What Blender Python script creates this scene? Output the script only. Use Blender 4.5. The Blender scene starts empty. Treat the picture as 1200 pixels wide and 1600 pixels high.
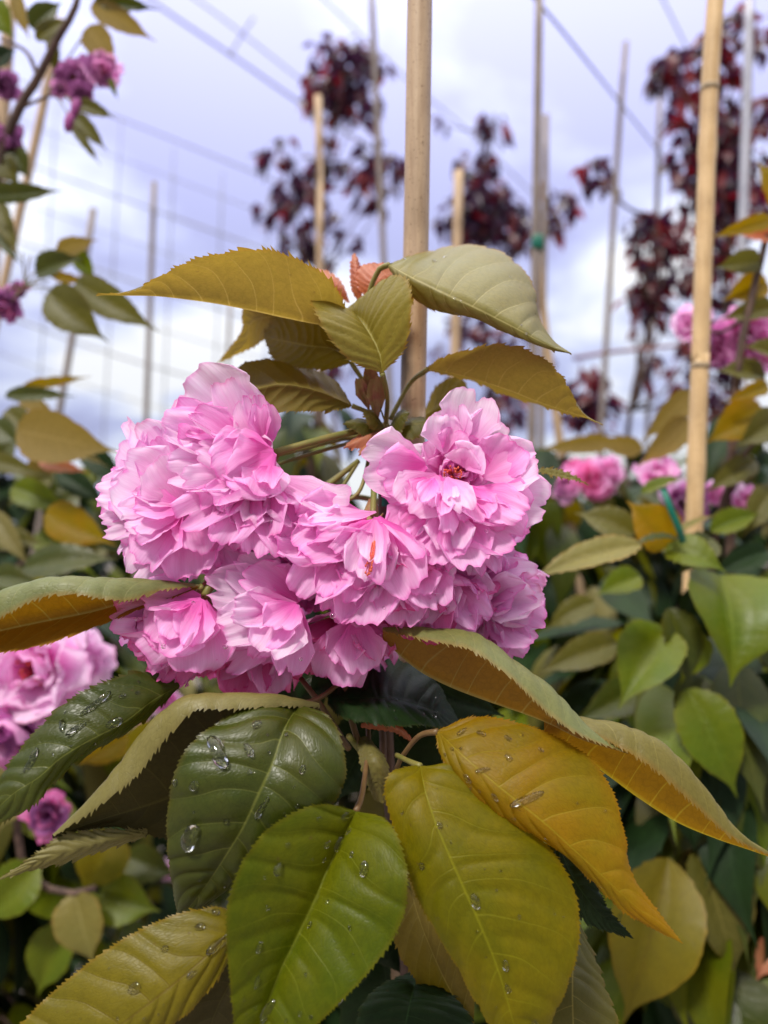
import bpy, math, random
import numpy as np
from mathutils import Vector, Matrix
random.seed(7)
PI = math.pi
scene = bpy.context.scene
COL = scene.collection
rad = math.radians

# ------------------------------------------------------------------ camera
CAMZ = 1.30
PITCH = rad(2.4)
FPX = 1208.0                      # focal length in pixels of a 1200x1600 frame
CP = Vector((0, 0, CAMZ))
FW = Vector((0, math.cos(PITCH), math.sin(PITCH)))
UP = Vector((0, -math.sin(PITCH), math.cos(PITCH)))
RT = Vector((1, 0, 0))
cd = bpy.data.cameras.new('camera'); cam = bpy.data.objects.new('camera', cd); COL.objects.link(cam)
cam.location = CP; cam.rotation_euler = (PI / 2 + PITCH, 0, 0)
cd.sensor_fit = 'VERTICAL'; cd.sensor_height = 36; cd.sensor_width = 27
cd.lens = FPX / 1600 * 36
cd.clip_start = 0.02; cd.clip_end = 500
cd.dof.use_dof = True; cd.dof.focus_distance = 0.270; cd.dof.aperture_fstop = 6.6
scene.camera = cam

# ------------------------------------------------------------------ world: bright broken cloud
SUN_EL, SUN_AZ = rad(50), rad(207)    # azimuth clockwise from +Y: behind the camera, a little to the left
w = bpy.data.worlds.new('World'); scene.world = w; w.use_nodes = True
nt = w.node_tree; nt.nodes.clear()
def N(nt, t, **kw):
    n = nt.nodes.new(t)
    for k, v in kw.items():
        if k == 'ins':
            for i, x in v.items(): n.inputs[i].default_value = x
        else: setattr(n, k, v)
    return n
def L(nt, a, b): nt.links.new(a, b)
def ramp(nt, fac, stops):
    r = N(nt, 'ShaderNodeValToRGB'); e = r.color_ramp.elements
    while len(e) < len(stops): e.new(0.5)
    for i, (p, c) in enumerate(stops): e[i].position = p; e[i].color = (*c, 1)
    if fac is not None: L(nt, fac, r.inputs[0])
    return r
def M_(nt, op, a, b=None, c=None, clamp=False):
    n = N(nt, 'ShaderNodeMath', operation=op, use_clamp=clamp)
    for i, x in enumerate((a, b, c)):
        if x is None: continue
        if isinstance(x, (int, float)): n.inputs[i].default_value = x
        else: L(nt, x, n.inputs[i])
    return n.outputs[0]
tc = N(nt, 'ShaderNodeTexCoord')
sep = N(nt, 'ShaderNodeSeparateXYZ'); L(nt, tc.outputs['Generated'], sep.inputs[0])
zz = M_(nt, 'ADD', M_(nt, 'MAXIMUM', sep.outputs[2], 0.0), 0.16)
cmb = N(nt, 'ShaderNodeCombineXYZ')
L(nt, M_(nt, 'DIVIDE', sep.outputs[0], zz), cmb.inputs[0]); L(nt, M_(nt, 'DIVIDE', sep.outputs[1], zz), cmb.inputs[1])
mp = N(nt, 'ShaderNodeMapping', ins={1: (2.3, 0.9, 0.0), 3: (1.0, 1.0, 1.0)}); L(nt, cmb.outputs[0], mp.inputs[0])
n1 = N(nt, 'ShaderNodeTexNoise', ins={'Scale': 0.95, 'Detail': 7.0, 'Roughness': 0.55, 'Distortion': 0.25}); L(nt, mp.outputs[0], n1.inputs[0])
def blobdir(x, y, s_, a):          # a bank of cloud or a darker patch in the direction seen at (x, y)
    d = (W0(x, y)).normalized(); ds = N(nt, 'ShaderNodeVectorMath', operation='DISTANCE'); L(nt, tc.outputs['Generated'], ds.inputs[0]); ds.inputs[1].default_value = tuple(d)
    q = M_(nt, 'DIVIDE', ds.outputs['Value'], s_); return M_(nt, 'MULTIPLY', M_(nt, 'POWER', 2.718, M_(nt, 'MULTIPLY', M_(nt, 'MULTIPLY', q, q), -1.0)), a)
W0 = lambda x, y: FW + RT * ((x - 600) / FPX) + UP * ((800 - y) / FPX)
cf_ = M_(nt, 'ADD', M_(nt, 'MULTIPLY_ADD', n1.outputs[0], 1.9, -.500), 0.0)
for bx, by, bs_, ba in ((930, 0, .34, -.20), (740, 170, .20, -.12), (1000, 200, .10, -.08), (330, 170, .12, -.10), (880, 470, .22, .16), (120, 380, .20, .05), (300, 60, .22, -.10), (60, 120, .2, -.04), (60, 500, .14, -.08), (200, 520, .10, -.07), (560, 720, .3, .10), (1180, 500, .2, .1)):
    cf_ = M_(nt, 'ADD', cf_, blobdir(bx, by, bs_, ba))
cl = ramp(nt, cf_, [(0.32, (0.42, 0.43, 0.70)), (0.45, (0.56, 0.59, 0.87)), (0.55, (0.78, 0.82, 1.0)), (0.64, (1.0, 1.0, 1.02))])
sky = N(nt, 'ShaderNodeTexSky', sky_type='NISHITA', sun_disc=False, sun_elevation=SUN_EL, sun_rotation=SUN_AZ)
bs = N(nt, 'ShaderNodeBackground', ins={1: 0.10}); L(nt, sky.outputs[0], bs.inputs[0])
# overcast sky: the zenith is brighter than the horizon
lift = M_(nt, 'ADD', M_(nt, 'MULTIPLY', M_(nt, 'POWER', M_(nt, 'MAXIMUM', sep.outputs[2], 0.0), 2.4), 3.2), 0.515)
hi = N(nt, 'ShaderNodeMix', data_type='RGBA'); hi.inputs[7].default_value = (1.0, .96, .88, 1)      # unseen warm white overhead, added to warm the light
L(nt, M_(nt, 'MULTIPLY', M_(nt, 'SUBTRACT', sep.outputs[2], .58, clamp=True), 3.0, clamp=True), hi.inputs[0]); L(nt, cl.outputs[0], hi.inputs[6])
bc = N(nt, 'ShaderNodeBackground'); L(nt, hi.outputs[2], bc.inputs[0]); L(nt, M_(nt, 'MULTIPLY', lift, M_(nt, 'MULTIPLY_ADD', M_(nt, 'MULTIPLY_ADD', sep.outputs[1], 1.1, .75, clamp=True), .70, .30)), bc.inputs[1])   # sky dimmed behind the camera, added to weaken frontal light
mx = N(nt, 'ShaderNodeMixShader', ins={0: 0.88}); L(nt, bs.outputs[0], mx.inputs[1]); L(nt, bc.outputs[0], mx.inputs[2])
wo = N(nt, 'ShaderNodeOutputWorld'); L(nt, mx.outputs[0], wo.inputs[0])

sl = bpy.data.lights.new('sun', 'SUN'); so = bpy.data.objects.new('sun', sl); COL.objects.link(so)
sl.energy = 2.3; sl.angle = rad(9); sl.color = (1.0, 0.95, 0.88)
sd = Vector((math.sin(SUN_AZ) * math.cos(SUN_EL), math.cos(SUN_AZ) * math.cos(SUN_EL), math.sin(SUN_EL)))
so.rotation_euler = sd.to_track_quat('Z', 'Y').to_euler(); so.location = (0, -2, 6)

vs = scene.view_settings
scene.display_settings.display_device = 'sRGB'
vs.view_transform = 'Standard'; vs.look = 'None'; vs.exposure = 0.80; vs.gamma = 1.0; vs.use_curve_mapping = False
cy = scene.cycles
cy.use_denoising = True
cy.max_bounces = 10; cy.diffuse_bounces = 6; cy.transmission_bounces = 6; cy.transparent_max_bounces = 8; cy.glossy_bounces = 3
cy.sample_clamp_indirect = 6.0

# ------------------------------------------------------------------ helpers
def W(x, y, d):                   # photo point and depth in cm -> place in the world
    d = d * 0.01
    return CP + FW * d + RT * ((x - 600) / FPX * d) + UP * ((800 - y) / FPX * d)
def near(d):                      # squeeze the depths in front of the focus
    return 28 - (28 - d) * 0.62 if d < 28 else d
def V3(c): return RT * c[0] + UP * c[1] - FW * c[2]     # right, up, towards the viewer
WL = {}
def wl(o): return WL.get(o.name, Vector((0, 0, 0)))
def tag(o, label=None, cat=None, group=None, kind=None):
    if label: o['label'] = label
    if cat: o['category'] = cat
    if group: o['group'] = group
    if kind: o['kind'] = kind
    return o
def empty(name, loc, label, cat, group=None):
    o = bpy.data.objects.new(name, None); COL.objects.link(o); o.location = loc; o.empty_display_size = 0.05
    WL[o.name] = Vector(loc); return tag(o, label, cat, group)
def obj(name, verts, faces, mats, parent=None, origin=None, uvs=None, fm=None, smooth=True):
    """verts in world space; origin becomes the object's own place"""
    if origin is None: origin = Vector(verts[0])
    origin = Vector(origin)
    A = np.array([tuple(v) for v in verts], dtype=np.float64) - np.array(tuple(origin))
    me = bpy.data.meshes.new(name); me.from_pydata(A.tolist(), [], faces)
    if not isinstance(mats, (list, tuple)): mats = [mats]
    for m in mats: me.materials.append(m)
    if fm is not None: me.polygons.foreach_set('material_index', fm)
    me.polygons.foreach_set('use_smooth', [smooth] * len(me.polygons))
    if uvs is not None:
        lay = me.uv_layers.new(name='UVMap')
        li = np.empty(len(me.loops), dtype=np.int32); me.loops.foreach_get('vertex_index', li)
        lay.data.foreach_set('uv', np.array(uvs, dtype=np.float32)[li].ravel())
    me.update()
    o = bpy.data.objects.new(name, me); COL.objects.link(o)
    WL[o.name] = origin
    if parent is not None: o.parent = parent; o.location = origin - wl(parent)
    else: o.location = origin
    return o
def cat(p0, p1, p2, p3, t):
    return 0.5 * ((2 * p1) + (p2 - p0) * t + (2 * p0 - 5 * p1 + 4 * p2 - p3) * t * t + (3 * p1 - p0 - 3 * p2 + p3) * t ** 3)
def resample(pts, n, ends=None):
    """smooth curve through the points, n even samples by arc length"""
    P = [Vector(p) for p in pts]
    if len(P) == 2: P = [P[0], (P[0] + P[1]) / 2, P[1]]
    Q = [P[0] * 2 - P[1]] + P + [P[-1] * 2 - P[-2]]
    D = []
    for i in range(1, len(Q) - 2):
        for k in range(12): D.append(cat(Q[i - 1], Q[i], Q[i + 1], Q[i + 2], k / 12))
    D.append(P[-1])
    a = np.array([tuple(v) for v in D]); s = np.r_[0, np.cumsum(np.linalg.norm(np.diff(a, axis=0), axis=1))]
    t = np.linspace(0, s[-1], n)
    return np.stack([np.interp(t, s, a[:, k]) for k in range(3)], 1)
def nrm(a): return a / np.maximum(np.linalg.norm(a, axis=-1, keepdims=True), 1e-12)

class MB:
    """collects tubes and ellipsoids into one mesh"""
    def __init__(s): s.v = []; s.f = []; s.uv = []; s.m = []
    def tube(s, pts, r, seg=10, n=None, mi=0, cap=True, rough=0.0, nodes=()):
        P = resample(pts, n or max(4, len(pts) * 5)); n = len(P)
        if not isinstance(r, (list, tuple)): r = [r, r]
        R = np.interp(np.linspace(0, 1, n), np.linspace(0, 1, len(r)), r)
        T = nrm(np.gradient(P, axis=0)); ref = np.array([0.13, -0.97, 0.2]); b = len(s.v)
        for i in range(n):
            a = np.cross(T[i], ref); 
            if np.linalg.norm(a) < 1e-3: a = np.cross(T[i], [1, 0, 0])
            a /= np.linalg.norm(a); c = np.cross(T[i], a)
            u = i / (n - 1); rr = R[i]
            for q in nodes:
                rr *= 1 + 0.10 * math.exp(-((u - q) / 0.004) ** 2) - 0.05 * math.exp(-((u - q - 0.009) / 0.004) ** 2)
            for k in range(seg):
                an = 2 * PI * k / seg; r2 = rr * (1 + rough * random.uniform(-1, 1))
                s.v.append(P[i] + r2 * (math.cos(an) * a + math.sin(an) * c)); s.uv.append((u, k / seg))
        for i in range(n - 1):
            for k in range(seg):
                s.f.append((b + i * seg + k, b + i * seg + (k + 1) % seg, b + (i + 1) * seg + (k + 1) % seg, b + (i + 1) * seg + k)); s.m.append(mi)
        if cap:
            for i in (0, n - 1):
                s.f.append([b + i * seg + k for k in range(seg)][::(-1 if i == 0 else 1)]); s.m.append(mi)
        return s
    def blob(s, c, ax, seg=10, rings=6, mi=0, lump=0.0):
        """ellipsoid with three axis vectors"""
        b = len(s.v); c = np.array(tuple(c)); X, Y, Z = [np.array(tuple(a)) for a in ax]
        for i in range(rings + 1):
            th = PI * i / rings
            for k in range(seg):
                ph = 2 * PI * k / seg; q = 1 + lump * math.sin(2 * ph + th * 1.7) * math.sin(th)
                s.v.append(c + q * (X * math.sin(th) * math.cos(ph) + Y * math.sin(th) * math.sin(ph)) + Z * math.cos(th)); s.uv.append((k / seg, i / rings))
        for i in range(rings):
            for k in range(seg):
                s.f.append((b + i * seg + k, b + (i + 1) * seg + k, b + (i + 1) * seg + (k + 1) % seg, b + i * seg + (k + 1) % seg)); s.m.append(mi)
        return s
    def build(s, name, mats, parent=None, origin=None):
        return obj(name, s.v, s.f, mats, parent, origin if origin is not None else Vector(s.v[0]), s.uv, s.m)

# ------------------------------------------------------------------ materials
def newmat(name):
    m = bpy.data.materials.new(name); m.use_nodes = True; nt = m.node_tree; nt.nodes.clear()
    return m, nt
def cbs(nt, sp):
    c = N(nt, 'ShaderNodeCombineXYZ'); L(nt, sp.outputs[0], c.inputs[0]); L(nt, M_(nt, 'MULTIPLY', sp.outputs[1], .6), c.inputs[1]); return c.outputs[0]
def leaf_mat(name, top, top2, under, vein, trans=0.35, rough=0.38, spec=0.5, nv=10, bump=0.25, coat=0.0, sheen=0.0):
    m, nt = newmat(name)
    uv = N(nt, 'ShaderNodeUVMap'); sp = N(nt, 'ShaderNodeSeparateXYZ'); L(nt, uv.outputs[0], sp.inputs[0])
    u = sp.outputs[0]; v = M_(nt, 'ABSOLUTE', M_(nt, 'MULTIPLY_ADD', sp.outputs[1], 2.0, -1.0))
    jn = N(nt, 'ShaderNodeTexNoise', ins={'Scale': 5.0, 'Detail': 2.0}); L(nt, uv.outputs[0], jn.inputs[0])
    ph = M_(nt, 'ADD', M_(nt, 'MULTIPLY', M_(nt, 'SUBTRACT', u, M_(nt, 'MULTIPLY', M_(nt, 'POWER', v, 1.25), 0.17)), nv), M_(nt, 'MULTIPLY_ADD', jn.outputs[0], .12, -.06))
    ph = M_(nt, 'ADD', ph, M_(nt, 'ADD', M_(nt, 'MULTIPLY', M_(nt, 'GREATER_THAN', sp.outputs[1], .5), .38), M_(nt, 'ADD', M_(nt, 'MULTIPLY', M_(nt, 'SINE', M_(nt, 'MULTIPLY', u, 17.0)), .16), M_(nt, 'MULTIPLY', M_(nt, 'SINE', M_(nt, 'MULTIPLY_ADD', u, 31.0, 2.0)), .09))))
    pp = M_(nt, 'PINGPONG', ph, 0.5)                       # 0 on a side vein
    wv = M_(nt, 'MULTIPLY_ADD', v, -0.022, 0.040)
    side = M_(nt, 'SUBTRACT', 1.0, M_(nt, 'DIVIDE', pp, wv), clamp=True)
    mid = M_(nt, 'SUBTRACT', 1.0, M_(nt, 'DIVIDE', v, M_(nt, 'MULTIPLY_ADD', u, -0.022, 0.034)), clamp=True)
    vm = M_(nt, 'MAXIMUM', side, M_(nt, 'MINIMUM', M_(nt, 'MULTIPLY', mid, 2.5), 1.0))
    # coordinates that follow the veins for the fine net between them
    cb = N(nt, 'ShaderNodeCombineXYZ'); L(nt, ph, cb.inputs[0]); L(nt, M_(nt, 'MULTIPLY', sp.outputs[1], 9.0), cb.inputs[1])
    vo = N(nt, 'ShaderNodeTexVoronoi', feature='DISTANCE_TO_EDGE', ins={'Scale': 4.5}); L(nt, cb.outputs[0], vo.inputs[0])
    net = M_(nt, 'SUBTRACT', 1.0, M_(nt, 'MULTIPLY', vo.outputs[0], 9.0), clamp=True)
    ob = N(nt, 'ShaderNodeTexCoord')
    nz = N(nt, 'ShaderNodeTexNoise', ins={'Scale': 26.0, 'Detail': 4.0, 'Roughness': 0.6}); L(nt, ob.outputs['Object'], nz.inputs[0])
    rp = ramp(nt, nz.outputs[0], [(0.38, (0, 0, 0)), (0.62, (1, 1, 1))])
    ct = N(nt, 'ShaderNodeMix', data_type='RGBA'); ct.inputs[6].default_value = (*top, 1); ct.inputs[7].default_value = (*top2, 1); L(nt, rp.outputs[0], ct.inputs[0])
    cu = N(nt, 'ShaderNodeMix', data_type='RGBA'); cu.inputs[7].default_value = (*under, 1)
    ge = N(nt, 'ShaderNodeNewGeometry'); L(nt, ge.outputs['Backfacing'], cu.inputs[0]); L(nt, ct.outputs[2], cu.inputs[6])
    # young red-brown margin
    edge = M_(nt, 'MULTIPLY', M_(nt, 'SUBTRACT', M_(nt, 'POWER', v, 14.0), 0.45, clamp=True), 0.45)
    ce = N(nt, 'ShaderNodeMix', data_type='RGBA'); ce.inputs[7].default_value = (under[0] * 1.2, under[1] * 0.85, under[2] * .8, 1); L(nt, edge, ce.inputs[0]); L(nt, cu.outputs[2], ce.inputs[6])
    cn = N(nt, 'ShaderNodeMix', data_type='RGBA', blend_type='MULTIPLY'); cn.inputs[7].default_value = (0.80, 0.80, 0.75, 1); L(nt, M_(nt, 'MULTIPLY', net, 0.55), cn.inputs[0]); L(nt, ce.outputs[2], cn.inputs[6])
    fine = N(nt, 'ShaderNodeTexNoise', ins={'Scale': 420.0, 'Detail': 3.0, 'Roughness': 0.7}); L(nt, ob.outputs['Object'], fine.inputs[0])
    cf = N(nt, 'ShaderNodeMix', data_type='RGBA', blend_type='MULTIPLY', ins={0: 0.6}); L(nt, cn.outputs[2], cf.inputs[6])
    fr = ramp(nt, fine.outputs[0], [(0.3, (0.75, 0.75, 0.75)), (0.7, (1.0, 1.0, 1.0))]); L(nt, fr.outputs[0], cf.inputs[7])
    cv = N(nt, 'ShaderNodeMix', data_type='RGBA'); cv.inputs[7].default_value = (*vein, 1); L(nt, M_(nt, 'ADD', M_(nt, 'MULTIPLY', side, M_(nt, 'MULTIPLY_ADD', v, -.22, .40)), M_(nt, 'MULTIPLY', mid, .6), clamp=True), cv.inputs[0]); L(nt, cf.outputs[2], cv.inputs[6])
    col = cv.outputs[2]
    # brown flecks and bites of weather
    sv = N(nt, 'ShaderNodeTexVoronoi', ins={'Scale': 9.0, 'Randomness': 1.0}); L(nt, cbs(nt, sp), sv.inputs[0])
    sf = M_(nt, 'MULTIPLY', M_(nt, 'SUBTRACT', .075, sv.outputs['Distance'], clamp=True), 9.0, clamp=True)
    sx = N(nt, 'ShaderNodeSeparateColor'); L(nt, sv.outputs['Color'], sx.inputs[0])
    sf = M_(nt, 'MULTIPLY', sf, M_(nt, 'GREATER_THAN', sx.outputs[0], .62))
    cs_ = N(nt, 'ShaderNodeMix', data_type='RGBA'); cs_.inputs[7].default_value = (.10, .055, .02, 1); L(nt, sf, cs_.inputs[0]); L(nt, col, cs_.inputs[6]); col = cs_.outputs[2]
    hgt = M_(nt, 'ADD', M_(nt, 'MULTIPLY', vm, -0.8), M_(nt, 'ADD', M_(nt, 'MULTIPLY', net, -0.28), M_(nt, 'MULTIPLY', fine.outputs[0], 0.30)))
    bp = N(nt, 'ShaderNodeBump', ins={'Strength': bump, 'Distance': 0.0006}); L(nt, hgt, bp.inputs['Height'])
    pr = N(nt, 'ShaderNodeBsdfPrincipled', ins={'Specular IOR Level': spec, 'Coat Weight': coat, 'Coat Roughness': 0.12})
    rr = M_(nt, 'ADD', M_(nt, 'MULTIPLY', ge.outputs['Backfacing'], 0.22), M_(nt, 'MULTIPLY_ADD', nz.outputs[0], 0.16, rough - 0.08))
    L(nt, rr, pr.inputs['Roughness']); L(nt, col, pr.inputs['Base Color']); L(nt, bp.outputs[0], pr.inputs['Normal'])
    tr = N(nt, 'ShaderNodeBsdfTranslucent'); hs = N(nt, 'ShaderNodeHueSaturation', ins={'Saturation': 1.12, 'Value': 1.35}); L(nt, col, hs.inputs['Color']); L(nt, hs.outputs[0], tr.inputs[0])
    ms = N(nt, 'ShaderNodeMixShader', ins={0: trans}); L(nt, pr.outputs[0], ms.inputs[1]); L(nt, tr.outputs[0], ms.inputs[2])
    out = N(nt, 'ShaderNodeOutputMaterial'); L(nt, ms.outputs[0], out.inputs[0])
    return m
def petal_mat(name, pale, deep, trans=0.42):
    m, nt = newmat(name)
    uv = N(nt, 'ShaderNodeUVMap'); sp = N(nt, 'ShaderNodeSeparateXYZ'); L(nt, uv.outputs[0], sp.inputs[0])
    cb = N(nt, 'ShaderNodeCombineXYZ'); L(nt, M_(nt, 'MULTIPLY', sp.outputs[0], 2.0), cb.inputs[0]); L(nt, M_(nt, 'MULTIPLY', sp.outputs[1], 26.0), cb.inputs[1])
    st = N(nt, 'ShaderNodeTexNoise', ins={'Scale': 1.0, 'Detail': 3.0, 'Roughness': 0.6, 'Distortion': 0.3}); L(nt, cb.outputs[0], st.inputs[0])
    ob = N(nt, 'ShaderNodeTexCoord')
    nz = N(nt, 'ShaderNodeTexNoise', ins={'Scale': 60.0, 'Detail': 2.0}); L(nt, ob.outputs['Object'], nz.inputs[0])
    # deep claw with the shade between petals painted in, pale blade, deeper rim
    g = ramp(nt, sp.outputs[0], [(0.0, (1, 1, 1)), (0.30, (.85, .85, .85)), (0.62, (.36, .36, .36)), (0.88, (.10, .10, .10)), (.95, (.22, .22, .22)), (1.0, (.85, .85, .85))])
    f = M_(nt, 'ADD', g.outputs[0], M_(nt, 'ADD', M_(nt, 'MULTIPLY_ADD', st.outputs[0], 0.8, -0.40), M_(nt, 'MULTIPLY_ADD', nz.outputs[0], 0.7, -0.35)), clamp=True)
    c = N(nt, 'ShaderNodeMix', data_type='RGBA'); c.inputs[6].default_value = (*pale, 1); c.inputs[7].default_value = (*deep, 1); L(nt, f, c.inputs[0])
    fv = N(nt, 'ShaderNodeTexNoise', ins={'Scale': 1.0, 'Detail': 2.0}); cb2 = N(nt, 'ShaderNodeCombineXYZ'); L(nt, M_(nt, 'MULTIPLY', sp.outputs[0], 1.6), cb2.inputs[0]); L(nt, M_(nt, 'MULTIPLY', sp.outputs[1], 70.0), cb2.inputs[1]); L(nt, cb2.outputs[0], fv.inputs[0])
    fr_ = ramp(nt, fv.outputs[0], [(.36, (.93, .88, .92)), (.56, (1, 1, 1))])
    c1_ = N(nt, 'ShaderNodeMix', data_type='RGBA', blend_type='MULTIPLY', ins={0: .75}); L(nt, c.outputs[2], c1_.inputs[6]); L(nt, fr_.outputs[0], c1_.inputs[7])
    br = M_(nt, 'MULTIPLY', M_(nt, 'MULTIPLY', M_(nt, 'SUBTRACT', sp.outputs[0], .93, clamp=True), 14.0, clamp=True), M_(nt, 'MULTIPLY', M_(nt, 'SUBTRACT', nz.outputs[0], .56, clamp=True), 7.0, clamp=True))
    c = N(nt, 'ShaderNodeMix', data_type='RGBA'); c.inputs[7].default_value = (.60, .24, .26, 1); L(nt, M_(nt, 'MULTIPLY', br, .6), c.inputs[0]); L(nt, c1_.outputs[2], c.inputs[6])
    bp = N(nt, 'ShaderNodeBump', ins={'Strength': 0.55, 'Distance': 0.0008}); L(nt, st.outputs[0], bp.inputs['Height'])
    pr = N(nt, 'ShaderNodeBsdfPrincipled', ins={'Roughness': 0.6, 'Specular IOR Level': 0.14, 'Sheen Weight': 0.10}); L(nt, c.outputs[2], pr.inputs['Base Color']); L(nt, bp.outputs[0], pr.inputs['Normal'])
    tr = N(nt, 'ShaderNodeBsdfTranslucent'); L(nt, c.outputs[2], tr.inputs[0])
    ms = N(nt, 'ShaderNodeMixShader', ins={0: trans}); L(nt, pr.outputs[0], ms.inputs[1]); L(nt, tr.outputs[0], ms.inputs[2])
    out = N(nt, 'ShaderNodeOutputMaterial'); L(nt, ms.outputs[0], out.inputs[0])
    return m
def plain(name, c1, c2=None, rough=0.6, scale=60.0, bump=0.2, dist=0.001, stretch=(1, 1, 1), spec=0.4, metallic=0.0, stops=(0.35, 0.65)):
    m, nt = newmat(name); c2 = c2 or c1
    ob = N(nt, 'ShaderNodeTexCoord'); mp = N(nt, 'ShaderNodeMapping', ins={3: stretch}); L(nt, ob.outputs['Object'], mp.inputs[0])
    nz = N(nt, 'ShaderNodeTexNoise', ins={'Scale': scale, 'Detail': 5.0, 'Roughness': 0.62}); L(nt, mp.outputs[0], nz.inputs[0])
    r = ramp(nt, nz.outputs[0], [(stops[0], c1), (stops[1], c2)])
    bp = N(nt, 'ShaderNodeBump', ins={'Strength': bump, 'Distance': dist}); L(nt, nz.outputs[0], bp.inputs['Height'])
    pr = N(nt, 'ShaderNodeBsdfPrincipled', ins={'Roughness': rough, 'Specular IOR Level': spec, 'Metallic': metallic}); L(nt, r.outputs[0], pr.inputs['Base Color']); L(nt, bp.outputs[0], pr.inputs['Normal'])
    out = N(nt, 'ShaderNodeOutputMaterial'); L(nt, pr.outputs[0], out.inputs[0]); return m

LM = {
 'bronze':  leaf_mat('bronze_leaf', (.18, .14, .03), (.15, .125, .025), (.235, .165, .042), (.44, .33, .12), trans=.42, rough=.45, spec=.3),
 'yellow':  leaf_mat('yellowish_leaf', (.26, .21, .035), (.22, .18, .03), (.32, .2, .04), (.46, .42, .12), trans=.38, rough=.42, spec=.3, nv=13),
 'oliv2':   leaf_mat('olive_gold_leaf', (.135, .112, .008), (.165, .128, .006), (.25, .16, .01), (.10, .06, .012), trans=.28, rough=.42, spec=.22),
 'greyfold': leaf_mat('grey_fold_leaf', (.155, .175, .06), (.165, .165, .045), (.28, .14, .010), (.40, .36, .12), trans=.24, rough=.45, spec=.35),
 'goldfold': leaf_mat('gold_fold_leaf', (.20, .175, .05), (.175, .15, .035), (.29, .15, .006), (.50, .42, .08), trans=.36, rough=.42, spec=.3),
 'fresh':   leaf_mat('bright_hanging_leaf', (.090, .135, .004), (.125, .150, .005), (.2, .2, .015), (.20, .26, .03), trans=.34, rough=.38, spec=.28),
 'khaki':   leaf_mat('khaki_leaf', (.19, .17, .040), (.20, .165, .035), (.36, .18, .030), (.46, .40, .16), trans=.30, rough=.42, spec=.3),
 'olive':   leaf_mat('olive_leaf', (.11, .10, .014), (.09, .085, .012), (.165, .12, .018), (.34, .28, .07), trans=.33, rough=.42, spec=.3),
 'gold':    leaf_mat('golden_leaf', (.31, .165, .003), (.235, .165, .003), (.34, .165, .006), (.34, .27, .015), trans=.46, rough=.42, spec=.2),
 'lime':    leaf_mat('yellow_green_leaf', (.135, .128, .002), (.205, .158, .002), (.24, .16, .005), (.25, .24, .01), trans=.46, rough=.44, spec=.2),
 'green':   leaf_mat('fresh_green_leaf', (.074, .102, .002), (.12, .128, .002), (.15, .14, .005), (.19, .21, .015), trans=.42, rough=.42, spec=.2),
 'deep':    leaf_mat('deep_green_leaf', (.040, .056, .006), (.056, .062, .006), (.11, .09, .012), (.17, .18, .035), trans=.24, rough=.34, spec=.3),
 'dark':    leaf_mat('dark_green_and_shade_leaf', (.009, .020, .006), (.013, .030, .008), (.03, .045, .010), (.03, .07, .02), trans=.05, rough=.42, spec=.12),  # near-black green; also stands in for depth shade in the foliage fill
 'brown':   leaf_mat('brown_olive_leaf', (.17, .145, .04), (.15, .13, .035), (.055, .045, .010), (.10, .085, .02), trans=.12, rough=.45, spec=.3),
 'coral':   leaf_mat('coral_young_leaf', (.55, .16, .09), (.50, .20, .09), (.58, .20, .12), (.60, .30, .2), trans=.35, rough=.4),
 'plum':    leaf_mat('plum_leaf', (.032, .012, .044), (.048, .013, .040), (.07, .02, .065), (.09, .02, .03), trans=.28, rough=.30, spec=.6),
 'plumred': leaf_mat('red_plum_leaf', (.15, .012, .020), (.09, .010, .024), (.24, .02, .03), (.2, .03, .04), trans=.35, rough=.32, spec=.6),
}
PM = {
 'pale': petal_mat('pale_pink_petal', (.97, .80, .95), (.93, .40, .76), .54),
 'mid':  petal_mat('pink_petal', (.96, .58, .87), (.90, .20, .62), .52),
 'deep': petal_mat('deep_pink_petal', (.93, .32, .64), (.84, .07, .34), .45),
 'mauve': petal_mat('shaded_mauve_petal', (.50, .20, .45), (.30, .05, .24), .30),  # pink blossom in shade, its darkening put into the petal colour
}
M_STALK = plain('green_stalk', (.13, .14, .025), (.20, .16, .04), .5, 120, .3, .0005, (1, 1, .2))
M_STALKR = plain('reddish_stalk', (.10, .05, .02), (.15, .09, .03), .5, 120, .3, .0005)
M_BARK = plain('young_bark', (.045, .025, .018), (.11, .065, .045), .7, 90, .5, .001)
M_SCALE = plain('bud_scale', (.22, .06, .04), (.26, .20, .06), .6, 160, .4, .0005)
M_STAM = plain('stamen', (.50, .03, .03), (.55, .12, .05), .5, 200, .1)
M_GREENTAPE = plain('green_tape', (.0, .09, .055), (.0, .12, .075), .4, 60, .1)
m, nt = newmat('water'); pr = N(nt, 'ShaderNodeBsdfPrincipled', ins={'Base Color': (1, 1, 1, 1), 'Roughness': 0.02, 'IOR': 1.33, 'Transmission Weight': 1.0}); out = N(nt, 'ShaderNodeOutputMaterial'); L(nt, pr.outputs[0], out.inputs[0]); M_WATER = m

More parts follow.
